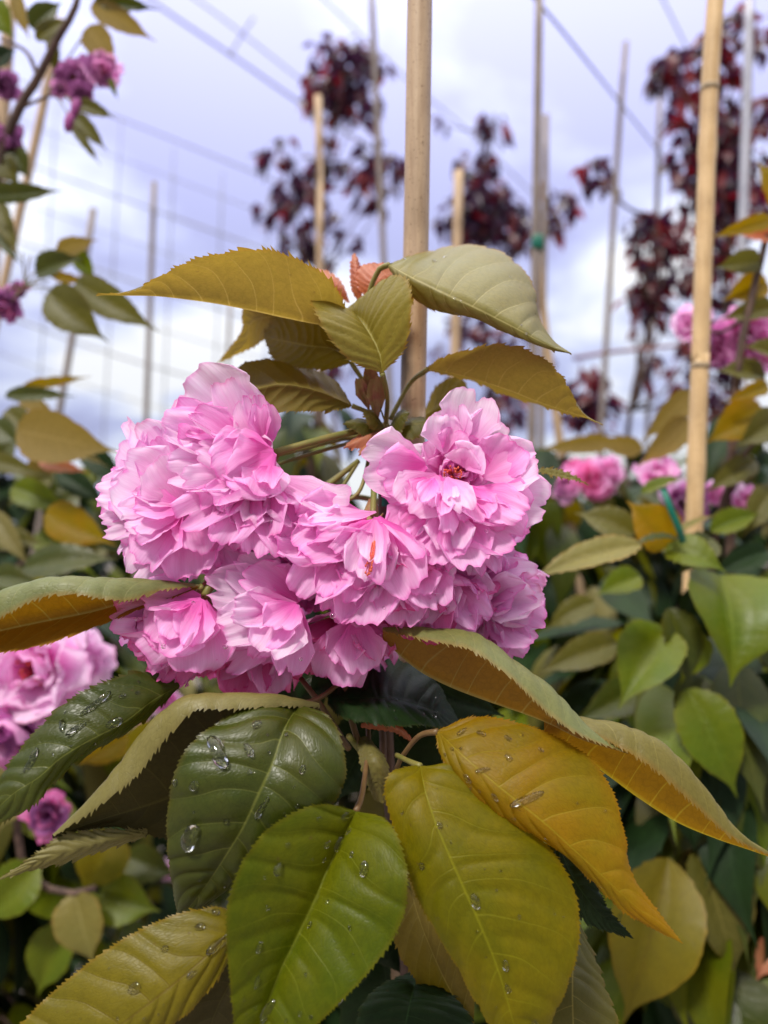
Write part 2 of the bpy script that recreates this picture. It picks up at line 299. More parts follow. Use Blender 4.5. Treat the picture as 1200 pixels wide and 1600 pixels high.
def bamboo_mat(name, c1, c2, node_c=(.22, .17, .11), stain=None):
    """cane: length streaks, grey weather specks and, on one cane, a sooty stain that belongs to it"""
    m, nt = newmat(name); ob = N(nt, 'ShaderNodeTexCoord')
    mp = N(nt, 'ShaderNodeMapping', ins={3: (1, 1, .06)}); L(nt, ob.outputs['Object'], mp.inputs[0])
    s = N(nt, 'ShaderNodeTexNoise', ins={'Scale': 520.0, 'Detail': 4.0, 'Roughness': .65}); L(nt, mp.outputs[0], s.inputs[0])
    r = ramp(nt, s.outputs[0], [(.3, c1), (.7, c2)])
    b = N(nt, 'ShaderNodeTexNoise', ins={'Scale': 34.0, 'Detail': 4.0}); L(nt, ob.outputs['Object'], b.inputs[0])
    rb = ramp(nt, b.outputs[0], [(.42, (1, 1, 1)), (.70, (.70, .68, .66))])
    x = N(nt, 'ShaderNodeMix', data_type='RGBA', blend_type='MULTIPLY', ins={0: .8}); L(nt, r.outputs[0], x.inputs[6]); L(nt, rb.outputs[0], x.inputs[7])
    sp_ = N(nt, 'ShaderNodeTexNoise', ins={'Scale': 900.0, 'Detail': 2.0}); L(nt, ob.outputs['Object'], sp_.inputs[0])
    rs = ramp(nt, sp_.outputs[0], [(.62, (1, 1, 1)), (.72, (.35, .28, .22))])
    y = N(nt, 'ShaderNodeMix', data_type='RGBA', blend_type='MULTIPLY', ins={0: .7}); L(nt, x.outputs[2], y.inputs[6]); L(nt, rs.outputs[0], y.inputs[7])
    col = y.outputs[2]
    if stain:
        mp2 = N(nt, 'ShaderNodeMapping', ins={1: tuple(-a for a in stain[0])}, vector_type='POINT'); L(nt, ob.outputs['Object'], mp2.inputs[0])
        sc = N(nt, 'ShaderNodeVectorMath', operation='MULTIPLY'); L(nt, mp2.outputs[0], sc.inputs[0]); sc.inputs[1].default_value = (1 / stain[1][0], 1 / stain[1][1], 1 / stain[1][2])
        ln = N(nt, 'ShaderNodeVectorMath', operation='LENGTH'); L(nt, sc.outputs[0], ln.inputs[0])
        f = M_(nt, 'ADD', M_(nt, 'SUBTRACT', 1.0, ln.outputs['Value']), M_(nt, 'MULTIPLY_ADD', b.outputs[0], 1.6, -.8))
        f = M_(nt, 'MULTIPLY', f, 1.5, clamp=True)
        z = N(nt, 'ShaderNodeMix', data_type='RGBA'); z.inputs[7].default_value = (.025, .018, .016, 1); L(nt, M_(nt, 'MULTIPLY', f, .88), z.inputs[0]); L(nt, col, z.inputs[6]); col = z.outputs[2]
    bp = N(nt, 'ShaderNodeBump', ins={'Strength': .35, 'Distance': .0004}); L(nt, s.outputs[0], bp.inputs['Height'])
    pr = N(nt, 'ShaderNodeBsdfPrincipled', ins={'Roughness': .48, 'Specular IOR Level': .35}); L(nt, col, pr.inputs['Base Color']); L(nt, bp.outputs[0], pr.inputs['Normal'])
    out = N(nt, 'ShaderNodeOutputMaterial'); L(nt, pr.outputs[0], out.inputs[0]); return m
M_CANE = bamboo_mat('tan_cane', (.38, .26, .15), (.50, .36, .22))
M_CANEY = bamboo_mat('yellow_cane', (.50, .33, .15), (.64, .46, .25))
M_CANEG = bamboo_mat('grey_cane', (.17, .14, .12), (.28, .23, .20))
M_RING = plain('cane_joint', (.20, .15, .09), (.42, .31, .18), .6, 300)
M_STEEL = plain('galvanised_post', (.33, .33, .37), (.42, .42, .46), .45, 40, .1, metallic=.3)
M_WIRE = plain('wire', (.10, .10, .13), (.14, .14, .17), .5, 40, .1)
M_FRAME = plain('frame_paint', (.17, .17, .18), (.22, .22, .23), .5, 20, .1)

# ------------------------------------------------------------------ the ground
m, nt = newmat('gravel_ground'); ob = N(nt, 'ShaderNodeTexCoord')
vo = N(nt, 'ShaderNodeTexVoronoi', ins={'Scale': 55.0}); L(nt, ob.outputs['Object'], vo.inputs[0])
nz = N(nt, 'ShaderNodeTexNoise', ins={'Scale': 1.3, 'Detail': 5.0}); L(nt, ob.outputs['Object'], nz.inputs[0])
hs = N(nt, 'ShaderNodeSeparateColor'); L(nt, vo.outputs['Color'], hs.inputs[0])
r = ramp(nt, hs.outputs[0], [(.0, (.10, .08, .07)), (.35, (.19, .16, .14)), (.7, (.28, .24, .22)), (1, (.42, .39, .37))])
rn = ramp(nt, nz.outputs[0], [(.35, (.75, .72, .68)), (.65, (1, 1, 1))])
x = N(nt, 'ShaderNodeMix', data_type='RGBA', blend_type='MULTIPLY', ins={0: 1}); L(nt, r.outputs[0], x.inputs[6]); L(nt, rn.outputs[0], x.inputs[7])
bp = N(nt, 'ShaderNodeBump', ins={'Strength': 1.0, 'Distance': .01}); L(nt, M_(nt, 'SUBTRACT', 1.0, vo.outputs['Distance']), bp.inputs['Height'])
pr = N(nt, 'ShaderNodeBsdfPrincipled', ins={'Roughness': .9}); L(nt, x.outputs[2], pr.inputs['Base Color']); L(nt, bp.outputs[0], pr.inputs['Normal'])
out = N(nt, 'ShaderNodeOutputMaterial'); L(nt, pr.outputs[0], out.inputs[0]); M_GROUND = m
G = 200
o = obj('ground', [(-G, -G, 0), (G, -G, 0), (G, G, 0), (-G, G, 0)], [(0, 1, 2, 3)], M_GROUND, origin=(0, 0, 0)); tag(o, kind='structure')
mb = MB()
for i in range(2600):
    x_, y_ = random.uniform(-1.9, .5), random.uniform(1.0, 3.2); s_ = random.uniform(.006, .017)
    q = Matrix.Rotation(random.uniform(0, 6.3), 3, 'Z')
    mb.blob((x_, y_, s_ * .3), (q @ Vector((s_, 0, 0)), q @ Vector((0, s_ * random.uniform(.6, .9), 0)), Vector((0, 0, s_ * .55))), 6, 4)
M_PEB = plain('pebble', (.34, .29, .27), (.66, .60, .58), .8, 30, .3, .002)
o = mb.build('gravel', M_PEB, origin=(0, 1, 0)); tag(o, 'pale pinkish grey gravel scattered over the nursery ground', 'gravel', kind='stuff')

# ------------------------------------------------------------------ leaves
def leaf_grid(rails, mid, nu, nh, bulge=.10, corr=.0007, nv=10, teeth=40, tooth=.0013, wave=0.0):
    """rails: list of curves (world points) from one edge over the midrib (index mid) to the other"""
    R = [resample(r, nu) for r in rails]
    k = len(R); us = np.linspace(0, 1, nu)
    vr = [-(mid - i) / mid for i in range(mid)] + [0] + [(i - mid) / (k - 1 - mid) for i in range(mid + 1, k)]
    vs_ = np.r_[np.linspace(-1, 0, nh + 1), np.linspace(0, 1, nh + 1)[1:]]
    G = np.zeros((nu, len(vs_), 3))
    for j, v in enumerate(vs_):
        half = range(0, mid + 1) if v <= 0 else range(mid, k)
        half = list(half); xs = [vr[i] for i in half]
        if len(half) == 2:
            t = (v - xs[0]) / (xs[1] - xs[0]); G[:, j] = R[half[0]] * (1 - t) + R[half[1]] * t
        else:                                    # Lagrange through the rails of this half
            for a, ia in enumerate(half):
                c = 1.0
                for b in range(len(half)):
                    if a != b: c *= (v - xs[b]) / (xs[a] - xs[b])
                G[:, j] += c * R[ia]
    du = np.gradient(G, axis=0); dv = np.gradient(G, axis=1)
    n = nrm(np.cross(du, dv))
    wd = np.linalg.norm(R[0] - R[mid], axis=1) + np.linalg.norm(R[-1] - R[mid], axis=1)
    V = np.abs(vs_)[None, :]; U = us[:, None]
    phs = (U - .17 * V ** 1.25) * nv + .38 * (vs_[None, :] > 0) + .16 * np.sin(17 * U) + .09 * np.sin(31 * U + 2)
    env = np.minimum(1, wd / (wd.max() * .5 + 1e-9))[:, None]
    disp = corr * (1 - (1 - np.abs(np.sin(PI * phs))) ** 1.5) * np.minimum(1, V * 5) * env
    disp += bulge * wd[:, None] * .5 * (4 * V * (1 - V)) * .5
    if wave: disp += wave * wd[:, None] * np.sin(U * 17 + np.sign(vs_)[None, :] * 1.3 + 2.0 * V) * V ** 2
    return G, n, disp, us, vs_, env
def make_leaf(name, rails, mid, mat, parent, side=1, topint=None, nu=200, nh=11, bulge=.10, corr=.0007, nv=10, teeth=42, tooth=.0013, wave=.01, label=None):
    G, n, disp, us, vs_, env = leaf_grid(rails, mid, nu, nh, bulge, corr, nv, teeth, tooth, wave)
    m_ = len(vs_)
    # which way is the top? topint = (rail interval, +1 when its upper surface shows from the camera)
    k = len(rails) - 1
    if topint is None: topint = (None, side)
    if topint[0] is None: sl_ = slice(0, m_)
    else:
        a = int(topint[0] / k * (m_ - 1)) if len(rails) == 3 else None
        if len(rails) == 3: sl_ = slice(0, m_ // 2) if topint[0] == 0 else slice(m_ // 2, m_)
        else:
            lo = 0 if topint[0] < mid else m_ // 2; cnt = mid if topint[0] < mid else k - mid
            i0 = (topint[0] if topint[0] < mid else topint[0] - mid) / cnt; st = m_ // 2
            sl_ = slice(lo + int(i0 * st), lo + int((i0 + 1 / cnt) * st))
    sub = G[:, sl_]; nn = n[:, sl_]
    view = np.array(tuple(CP)) - sub
    dot = (nn * view).sum(-1).sum()
    flip = (dot < 0) != (topint[1] < 0)
    sg = -1.0 if flip else 1.0
    n = n * sg
    P = G + n * disp[..., None]
    rows = [P]
    # serrated margin: one more row outside each edge
    e = len(us)
    tt = us * teeth + .8 * np.sin(us * 19) + .5 * np.sin(us * 43 + 1); fr = tt - np.floor(tt); saw = np.clip(fr * 1.25, 0, 1) ** 1.6 * (fr < .8) + (fr >= .8) * np.clip((1 - fr) / .2, 0, 1)
    jit = 1 + .30 * np.sin(np.floor(tt) * 2.7 + us * 3) + .25 * np.sin(np.floor(tt) * 7.9 + 1)
    amp = tooth * saw * jit * np.minimum(1, env[:, 0] * 1.3 + .25)
    T = nrm(np.gradient(P[:, 0], axis=0)); outL = nrm(P[:, 0] - P[:, 1])
    T2 = nrm(np.gradient(P[:, -1], axis=0)); outR = nrm(P[:, -1] - P[:, -2])
    Lr = P[:, 0] + outL * amp[:, None] + T * (amp * .8)[:, None]
    Rr = P[:, -1] + outR * amp[:, None] + T2 * (amp * .8)[:, None]
    allp = np.concatenate([Lr[:, None], P, Rr[:, None]], 1); mm = m_ + 2
    vv = np.r_[-1.0, vs_, 1.0]
    uvs = np.zeros((e, mm, 2)); uvs[..., 0] = us[:, None]; uvs[..., 1] = (vv * .5 + .5)[None, :]
    idx = np.arange(e * mm).reshape(e, mm)
    q = np.stack([idx[:-1, :-1], idx[1:, :-1], idx[1:, 1:], idx[:-1, 1:]], -1).reshape(-1, 4)
    if flip: q = q[:, ::-1]
    o = obj(name, allp.reshape(-1, 3), q.tolist(), mat, parent, Vector(P[0, m_ // 2]), uvs.reshape(-1, 2))
    if label: o['label'] = label
    o_info = dict(P=P, n=n, us=us, vs=vs_)
    return o, o_info
def rail(s, nr=True): return [W(x, y, near(d) if nr else d) for x, y, d in s]

def droplets(o, info, spots):
    """spots: u, v, length mm, width mm, turn"""
    rr = random.Random(len(spots)); spots = [(u, v, a * 1.1, b * 1.05, t) for u, v, a, b, t in spots] + [(rr.uniform(.08, .8), rr.uniform(-.85, .85), q, q * rr.uniform(.7, 1), rr.uniform(0, 3)) for q in [rr.uniform(.5, 1.5) for _ in range(16)]]
    for (u, v, a, b, tw) in spots:
        i = int(u * (len(info['us']) - 1)); j = int((v + 1) / 2 * (len(info['vs']) - 1))
        p = info['P'][i, j]; nn = Vector(info['n'][i, j]); t = Vector(info['P'][min(i + 1, len(info['us']) - 1), j] - info['P'][max(i - 1, 0), j]).normalized()
        t = Matrix.Rotation(tw, 3, nn) @ t; s = nn.cross(t)
        mb = MB().blob(Vector(p) + nn * b * .00012, (t * a * .0005, s * b * .0005, nn * b * .00026), 18, 10, lump=.34 if a > 6 else .10)
        mb.build('water_droplet', M_WATER, o, origin=Vector(p))
def petiole(o, pts, r=.0009, mat=None):
    MB().tube(pts, [r * 1.25, r, r * 1.1], 8).build('petiole', mat or M_STALK, o)

# ---- the sapling in front
tree = empty('cherry_sapling', W(600, 1100, 31) * 1.0 - Vector((0, 0, (W(600, 1100, 31)).z)), 'young cherry with pink double blossom and dew wet leaves, nearest the camera', 'cherry tree', 'young cherry trees in the nursery row')
LI = {}
def lf(key, mat, rails, mid=1, top=None, nr=True, pet=None, petmat=None, **kw):
    o, inf = make_leaf('leaf', [rail(r, nr) for r in rails], mid, LM[mat], tree, topint=top, **kw); LI[key] = (o, inf)
    if pet: petiole(o, [W(x, y, near(d) if nr else d) for x, y, d in pet], mat=petmat)
    return o, inf
lf('topleft', 'bronze', [
  [(545,505,30),(530,462,29),(500,425,28),(440,400,27.5),(380,393,27),(310,404,27),(260,430,27),(205,455,27),(152,459,27)],
  [(545,507,30),(505,508,30),(450,498,30),(400,487,29.5),(340,475,29),(290,468,28.5),(245,463,28),(200,462,27.5),(150,461,27)],
  [(545,507,30),(510,495,34),(460,482,36),(405,468,36),(345,458,35),(290,453,33),(245,455,30.5),(200,459,28.5),(150,462,27)]],
  top=(0, -1), pet=[(545,507,30),(570,545,30.5),(585,610,31)], petmat=M_STALKR, tooth=.0022, teeth=48, label='long bronze leaf pointing out over the sky with a drawn out tip')
lf('topright', 'khaki', [
  [(610,412,30),(660,395,33),(705,388,34),(765,391,34),(808,412,33),(832,448,32),(838,492,31),(862,530,30),(893,552,29)],
  [(608,414,30),(640,432,29),(690,457,28.5),(740,480,28.3),(780,500,28.3),(815,518,28.3),(845,534,28.5),(870,545,28.7),(893,552,29)],
  [(606,416,30),(630,450,29.5),(668,476,29.5),(705,490,29.3),(745,494,29),(785,511,28.8),(820,529,28.6),(850,542,28.8),(893,553,29)]],
  top=(0, 1), pet=[(608,414,30),(590,425,30.5),(575,480,31),(588,600,31)], tooth=.0026, label='pale khaki pleated leaf lying across the bamboo cane')
lf('folded', 'yellow', [
  [(597,583,29),(550,565,28.5),(515,528,28),(495,498,28),(487,472,29),(512,481,31),(538,484,33)],
  [(597,583,29),(595,560,29),(588,540,29.2),(578,522,29.6),(566,505,30.6),(553,493,32),(540,484,33)],
  [(597,583,29),(630,548,28.5),(643,500,28),(643,455,28),(622,431,29),(580,454,31),(540,484,33)]],
  top=(0, 1), nv=13, corr=.0009, bulge=.18, teeth=52, pet=[(597,583,29),(605,620,30),(603,660,31)], label='yellowish pleated leaf folded like a cup below the shoot tip')
lf('behindmid', 'olive', [
  [(545,562,32),(515,508,32),(470,488,33),(432,492,34),(412,520,35)],
  [(548,565,32),(520,545,31.5),(480,540,32),(445,533,33.5),(412,527,35)],
  [(545,568,32),(512,577,32),(470,574,32.5),(430,563,33.5),(414,535,35)]], top=(0, -1), nr=False, pet=[(548,565,32),(570,600,32),(590,640,32)])
lf('orange', 'bronze', [
  [(452,500,35),(425,520,35),(402,536,36),(385,548,38),(345,566,40)],
  [(452,495,35),(420,495,35),(392,505,36),(380,540,37.5),(342,567,40)],
  [(450,478,35),(410,478,35),(379,485,36),(376,520,37),(340,568,40)]], top=(0, -1), nr=False, nu=120)
lf('midleft', 'olive', [
  [(548,630,31),(530,600,32),(495,577,33),(450,565,33),(408,562,33),(368,575,32),(335,640,31)],
  [(550,634,31),(515,618,30),(480,606,29.5),(440,600,29.3),(405,607,29.5),(372,625,30),(333,645,31)],
  [(548,636,31),(515,641,30),(480,641,29.5),(440,642,29.3),(405,643,29.5),(370,645,30),(333,650,31)]],
  top=(0, -1), pet=[(550,634,31),(575,645,31),(600,668,31)])
lf('right', 'bronze', [
  [(668,574,31),(702,556,29.5),(760,543,29),(810,545,29),(850,562,29),(876,590,29),(896,625,29),(915,650,29),(942,663,29)],
  [(668,577,31),(705,583,31),(755,597,31.5),(800,612,31.5),(840,628,31),(870,638,30.5),(895,646,30),(915,652,29.5),(942,663,29)],
  [(668,578,31),(705,590,33),(752,603,34),(800,621,34),(842,636,33),(872,645,32),(896,650,31),(915,654,30),(942,664,29)]],
  top=(0, -1), pet=[(668,577,31),(640,600,32),(610,655,31.5)], tooth=.0018, teeth=48, label='bronze leaf arching to the right of the cane')
lf('behindstake', 'olive', [
  [(664,640,37),(680,605,37),(705,590,37),(728,598,37),(735,630,37)],
  [(662,650,37),(680,640,36.5),(700,632,36.5),(715,630,36.5),(730,650,37)],
  [(662,655,37),(675,672,37),(700,680,37),(718,670,37),(728,655,37)]], top=(0, -1), nr=False, nu=120)
# leaves left of the flowers
lf('leftfold', 'greyfold', [
  [(312,915,26.5),(245,923,25),(200,937,24),(155,934,23.5),(108,927,23.3),(58,934,23.2),(0,964,23.2),(-90,1010,24)],
  [(311,913,26.5),(250,908,25.8),(205,905,25),(150,904,24.6),(75,907,24.4),(0,925,24.2),(-50,950,24),(-95,1010,24)],
  [(312,916,26.5),(250,930,27),(195,942,27),(140,957,27),(70,971,26.6),(0,986,26),(-50,1000,25),(-95,1012,24)],
  [(312,918,26.5),(258,937,26),(200,957,25.4),(135,985,24.8),(65,1005,24.4),(0,1019,24.2),(-50,1022,24),(-95,1014,24)]],
  mid=2, top=(0, 1), bulge=.02, corr=.0004, label='leaf with pale upper side and glowing orange underside, left of the flowers', pet=[(312,916,26.5),(325,925,27),(345,900,27.5)])
lf('leftwet', 'deep', [
  [(282,1068,27),(232,1050,26.5),(170,1064,25.5),(112,1094,25),(60,1140,24.4),(20,1190,23.8),(-8,1235,23.4),(-40,1300,23)],
  [(281,1071,27),(240,1094,26),(192,1130,24.8),(142,1156,24),(97,1183,23.4),(60,1215,23),(15,1245,22.8),(-40,1302,23)],
  [(280,1074,27),(243,1108,26.6),(200,1140,25.8),(150,1170,25),(108,1198,24.2),(76,1228,23.6),(45,1262,23),(-40,1304,23)]],
  top=(0, 1), bulge=.05, label='wet dark green leaf pointing down to the left with long streaks of water')
lf('brownfold', 'brown', [
  [(500,1104,26.5),(420,1103,24.5),(350,1108,23.8),(302,1112,23.6),(252,1160,23.4),(212,1212,23.2),(150,1262,23),(84,1306,23)],
  [(498,1100,26.5),(420,1091,25.6),(335,1094,25.2),(280,1109,25),(228,1146,24.6),(188,1196,24.2),(146,1244,23.8),(82,1304,23.2)],
  [(500,1120,27),(430,1170,27.5),(370,1200,27.5),(320,1225,27.5),(270,1245,27),(220,1262,26),(160,1280,25),(82,1307,23.4)],
  [(500,1130,27),(440,1230,26.6),(380,1280,26.4),(320,1305,26.2),(262,1309,26),(215,1297,25.2),(155,1292,24.4),(82,1309,23.4)]],
  mid=2, top=(0, 1), bulge=.02, corr=.0004, label='dark folded leaf showing its brownish underside')
lf('browntip', 'brown', [
  [(230,1296,25.5),(180,1298,24.6),(140,1300,24),(100,1306,23.5),(60,1332,23),(30,1354,22.8),(-2,1373,22.6)],
  [(230,1302,25.5),(180,1312,24.2),(140,1322,23.6),(104,1332,23.2),(64,1345,22.9),(30,1360,22.7),(-2,1374,22.6)],
  [(230,1306,25.5),(185,1318,25),(145,1332,24.4),(108,1344,23.8),(66,1353,23.3),(30,1364,22.8),(-2,1375,22.6)]], top=(0, 1), nu=140, bulge=.02)
# the fan of leaves below
lf('wetgreen', 'deep', [
  [(462,1100,26),(385,1106,24.5),(322,1143,23.5),(284,1190,22.8),(266,1240,22.6),(261,1292,22.6),(268,1350,23),(272,1395,23.5),(279,1438,24)],
  [(466,1102,26),(443,1142,24),(425,1195,22.6),(402,1245,22),(380,1292,22),(352,1338,22.3),(328,1375,22.8),(302,1410,23.4),(279,1438,24)],
  [(470,1102,26),(512,1118,25),(532,1160,24),(537,1212,23.4),(517,1262,23.2),(470,1305,23.4),(405,1355,23.6),(335,1405,23.8),(280,1439,24)]],
  top=(0, 1), bulge=.22, corr=.0009, wave=.03, teeth=70, nu=300, nh=20, tooth=.0009, label='broad dark green leaf carrying the largest pools of water', pet=[(466,1102,26),(500,1090,28),(540,1060,30)], petmat=M_STALKR)
lf('brightgreen', 'green', [
  [(552,1266,24),(500,1257,22.6),(448,1276,21.4),(400,1315,20.6),(366,1370,20.1),(354,1430,19.8),(357,1500,19.8),(364,1590,20),(380,1700,20.6)],
  [(556,1268,24),(532,1316,23.2),(510,1362,22.6),(490,1410,22.0),(466,1460,21.6),(442,1508,21.2),(420,1560,21),(402,1612,20.8),(382,1700,20.8)],
  [(560,1268,24),(600,1280,22.6),(624,1312,21.4),(637,1368,20.6),(630,1430,20.2),(598,1490,19.8),(552,1545,19.6),(495,1600,19.8),(384,1700,20.6)]],
  top=(0, 1), bulge=.12, corr=.0008, nv=9, teeth=84, nu=340, nh=22, tooth=.0009, label='bright green pleated leaf in the centre of the lower fan', pet=[(556,1268,24),(566,1240,25.5),(575,1170,28.5),(575,1120,30)], petmat=M_STALKR)
lf('bottomleft', 'oliv2', [
  [(385,1428,24),(340,1420,23.4),(290,1426,23),(230,1449,22.6),(165,1487,22.2),(105,1533,21.9),(50,1584,21.6),(-30,1680,21.4)],
  [(387,1432,24),(355,1462,22.6),(318,1498,21.8),(275,1535,21.2),(228,1572,20.8),(165,1618,20.6),(90,1660,20.8),(-32,1684,21.4)],
  [(390,1436,24),(366,1482,23),(340,1525,22.2),(305,1568,21.6),(262,1604,21.2),(200,1645,21),(110,1685,21),(-34,1688,21.4)]],
  top=(0, 1), bulge=.10, teeth=70, nu=300, nh=20, tooth=.0010, label='khaki leaf with netted veins at the lower left')
lf('biglime', 'lime', [
  [(650,1196,25),(612,1208,24.2),(602,1240,23.8),(616,1292,23.2),(640,1366,22.6),(670,1432,22),(708,1500,21.6),(742,1558,21.4),(775,1612,21.2),(832,1710,21.2)],
  [(657,1197,25),(664,1235,23.8),(680,1285,22.8),(703,1340,22),(727,1394,21.4),(752,1450,20.9),(776,1510,20.6),(792,1562,20.4),(806,1612,20.4),(834,1710,21.2)],
  [(664,1197,25),(712,1198,24.6),(772,1250,24),(838,1306,23.4),(884,1362,22.8),(903,1430,22.2),(896,1500,21.6),(876,1562,21.2),(854,1614,21),(836,1712,21.2)]],
  top=(0, 1), bulge=.10, corr=.0007, nv=9, teeth=84, nu=340, nh=22, tooth=.0009, label='broad yellow green leaf, largest of the lower fan', pet=[(657,1197,25),(640,1190,26),(620,1180,28)])
lf('goldleaf', 'gold', [
  [(681,1146,26),(692,1184,25),(730,1230,24),(780,1270,23.4),(830,1300,23),(880,1334,22.6),(930,1380,22.2),(982,1428,21.8),(1062,1472,21.6)],
  [(684,1143,26),(722,1180,24.4),(768,1220,23.4),(810,1254,22.8),(850,1286,22.3),(892,1324,22),(936,1364,21.8),(986,1410,21.6),(1064,1473,21.6)],
  [(686,1140,26),(740,1121,26),(800,1129,25.6),(862,1150,25),(922,1186,24.4),(957,1242,23.8),(976,1312,23),(990,1372,22.4),(1066,1474,21.6)]],
  top=(0, 1), bulge=.10, corr=.0005, tooth=.0010, teeth=84, nu=340, nh=22, label='golden orange leaf with small droplets, right of the big yellow green leaf',
  pet=[(684,1143,26),(655,1150,27),(630,1180,28),(620,1200,29)], petmat=M_STALKR)
lf('rightpale', 'greyfold', [
  [(598,986,27),(668,1000,25.6),(726,1012,24.9),(776,1043,24.3),(816,1074,23.9),(850,1108,23.7),(898,1144,23.6),(980,1177,24)],
  [(598,982,27.5),(680,988,27),(742,997,26.5),(802,1038,25.8),(852,1069,25.2),(888,1104,24.8),(920,1138,24.4),(978,1176,24)],
  [(598,1000,28),(650,1045,28),(702,1073,27.6),(762,1096,27),(820,1116,26.2),(862,1133,25.5),(910,1156,24.8),(982,1178,24)],
  [(598,998,28),(650,1030,30),(702,1058,30),(762,1084,29.4),(820,1106,28.4),(862,1126,27),(910,1152,25.4),(982,1177,24)]],
  mid=2, top=(0, 1), bulge=.03, corr=.0005, teeth=54, label='leaf with grey green upper fold and orange underside, below the right flowers')
lf('righttip', 'goldfold', [
  [(850,1124,26),(905,1140,24.6),(952,1158,24),(1004,1188,23.6),(1052,1226,23.3),(1094,1264,23.1),(1142,1306,23.1),(1216,1342,23.4)],
  [(850,1118,26),(910,1126,25.5),(965,1135,25),(1024,1160,24.6),(1072,1202,24.2),(1114,1252,23.8),(1152,1300,23.5),(1215,1340,23.4)],
  [(850,1150,26.6),(905,1180,26.4),(950,1212,26),(1002,1250,25.6),(1060,1286,25),(1120,1311,24.4),(1165,1326,24),(1217,1344,23.4)],
  [(850,1145,27),(905,1165,28.4),(950,1195,28.4),(1002,1236,28),(1060,1275,27),(1120,1304,25.8),(1165,1322,24.6),(1217,1343,23.4)]],
  mid=2, top=(0, 1), bulge=.03, corr=.0005, teeth=54, label='leaf with a tan toothed fold and golden underside, its thin tip reaching the right side')
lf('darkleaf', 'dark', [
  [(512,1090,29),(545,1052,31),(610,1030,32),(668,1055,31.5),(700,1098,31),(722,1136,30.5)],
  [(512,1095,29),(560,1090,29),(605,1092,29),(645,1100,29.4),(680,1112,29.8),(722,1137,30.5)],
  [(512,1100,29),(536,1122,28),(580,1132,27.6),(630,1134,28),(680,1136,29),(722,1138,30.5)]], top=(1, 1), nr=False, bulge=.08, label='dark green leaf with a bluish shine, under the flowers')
lf('darktip', 'dark', [
  [(880,1300,27),(900,1330,26),(925,1370,25.5),(948,1418,25),(988,1464,24.6)],
  [(872,1320,27),(892,1365,25.6),(918,1405,25),(945,1435,24.8),(989,1465,24.6)],
  [(860,1350,27),(885,1400,26),(915,1438,25.4),(945,1452,25),(990,1466,24.6)]], top=(0, 1), nu=120)
lf('lowolive', 'olive', [
  [(880,1420,29),(840,1500,28),(820,1580,27),(850,1700,27)],
  [(895,1430,29),(895,1500,27.5),(895,1580,26.5),(900,1700,27)],
  [(905,1440,29),(940,1530,28),(962,1600,27.5),(960,1700,27)]], top=(0, 1), nr=False, nu=120)
lf('lowdark', 'brown', [
  [(400,1440,27),(300,1500,26),(270,1600,25.5),(280,1690,25.5)],
  [(420,1450,27),(370,1520,26),(330,1600,25.5),(320,1690,25.5)],
  [(440,1460,27),(420,1540,26.5),(400,1610,26),(360,1690,25.5)]], top=(0, -1), nr=False, nu=120)
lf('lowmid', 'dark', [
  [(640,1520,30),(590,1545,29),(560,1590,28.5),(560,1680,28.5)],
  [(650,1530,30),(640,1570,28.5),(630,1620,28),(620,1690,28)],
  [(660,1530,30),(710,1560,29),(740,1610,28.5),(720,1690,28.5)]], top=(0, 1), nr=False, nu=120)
lf('behindfan', 'olive', [
  [(620,1440,31),(640,1330,30),(690,1300,30),(740,1340,30),(760,1420,30)],
  [(630,1330,31),(650,1420,29.5),(680,1500,29),(710,1560,29),(740,1600,29)],
  [(600,1330,31),(610,1440,30),(640,1520,29.6),(690,1580,29.4),(740,1602,29)]], top=(0, -1), nr=False, nu=100)
# young red leaves at the shoot tip
for rl, mt in (([[(580,470,32),(562,450,32),(560,425,32),(572,414,32),(605,412,32)], [(582,468,32),(585,448,31.6),(592,436,31.6),(602,428,31.8),(622,424,32)], [(584,466,32),(600,455,32),(618,445,32),(626,436,32),(630,428,32)]], 'coral'),
               ([[(560,470,33),(551,450,33),(549,420,33),(552,396,33)], [(562,470,33),(557,450,32.6),(556,420,32.6),(553,396,33)], [(564,470,33),(564,450,33),(562,422,33),(555,396,33)]], 'coral'),
               ([[(545,470,34),(530,440,34),(508,424,34),(478,424,34)], [(546,472,34),(530,452,33.6),(510,440,33.6),(480,430,34)], [(547,474,34),(530,462,34),(508,452,34),(480,440,34)]], 'coral')):
    o, _ = make_leaf('leaf', [rail(r, False) for r in rl], 1, LM[mt], tree, topint=(0, 1), nu=70, nh=6, teeth=22, tooth=.0008)

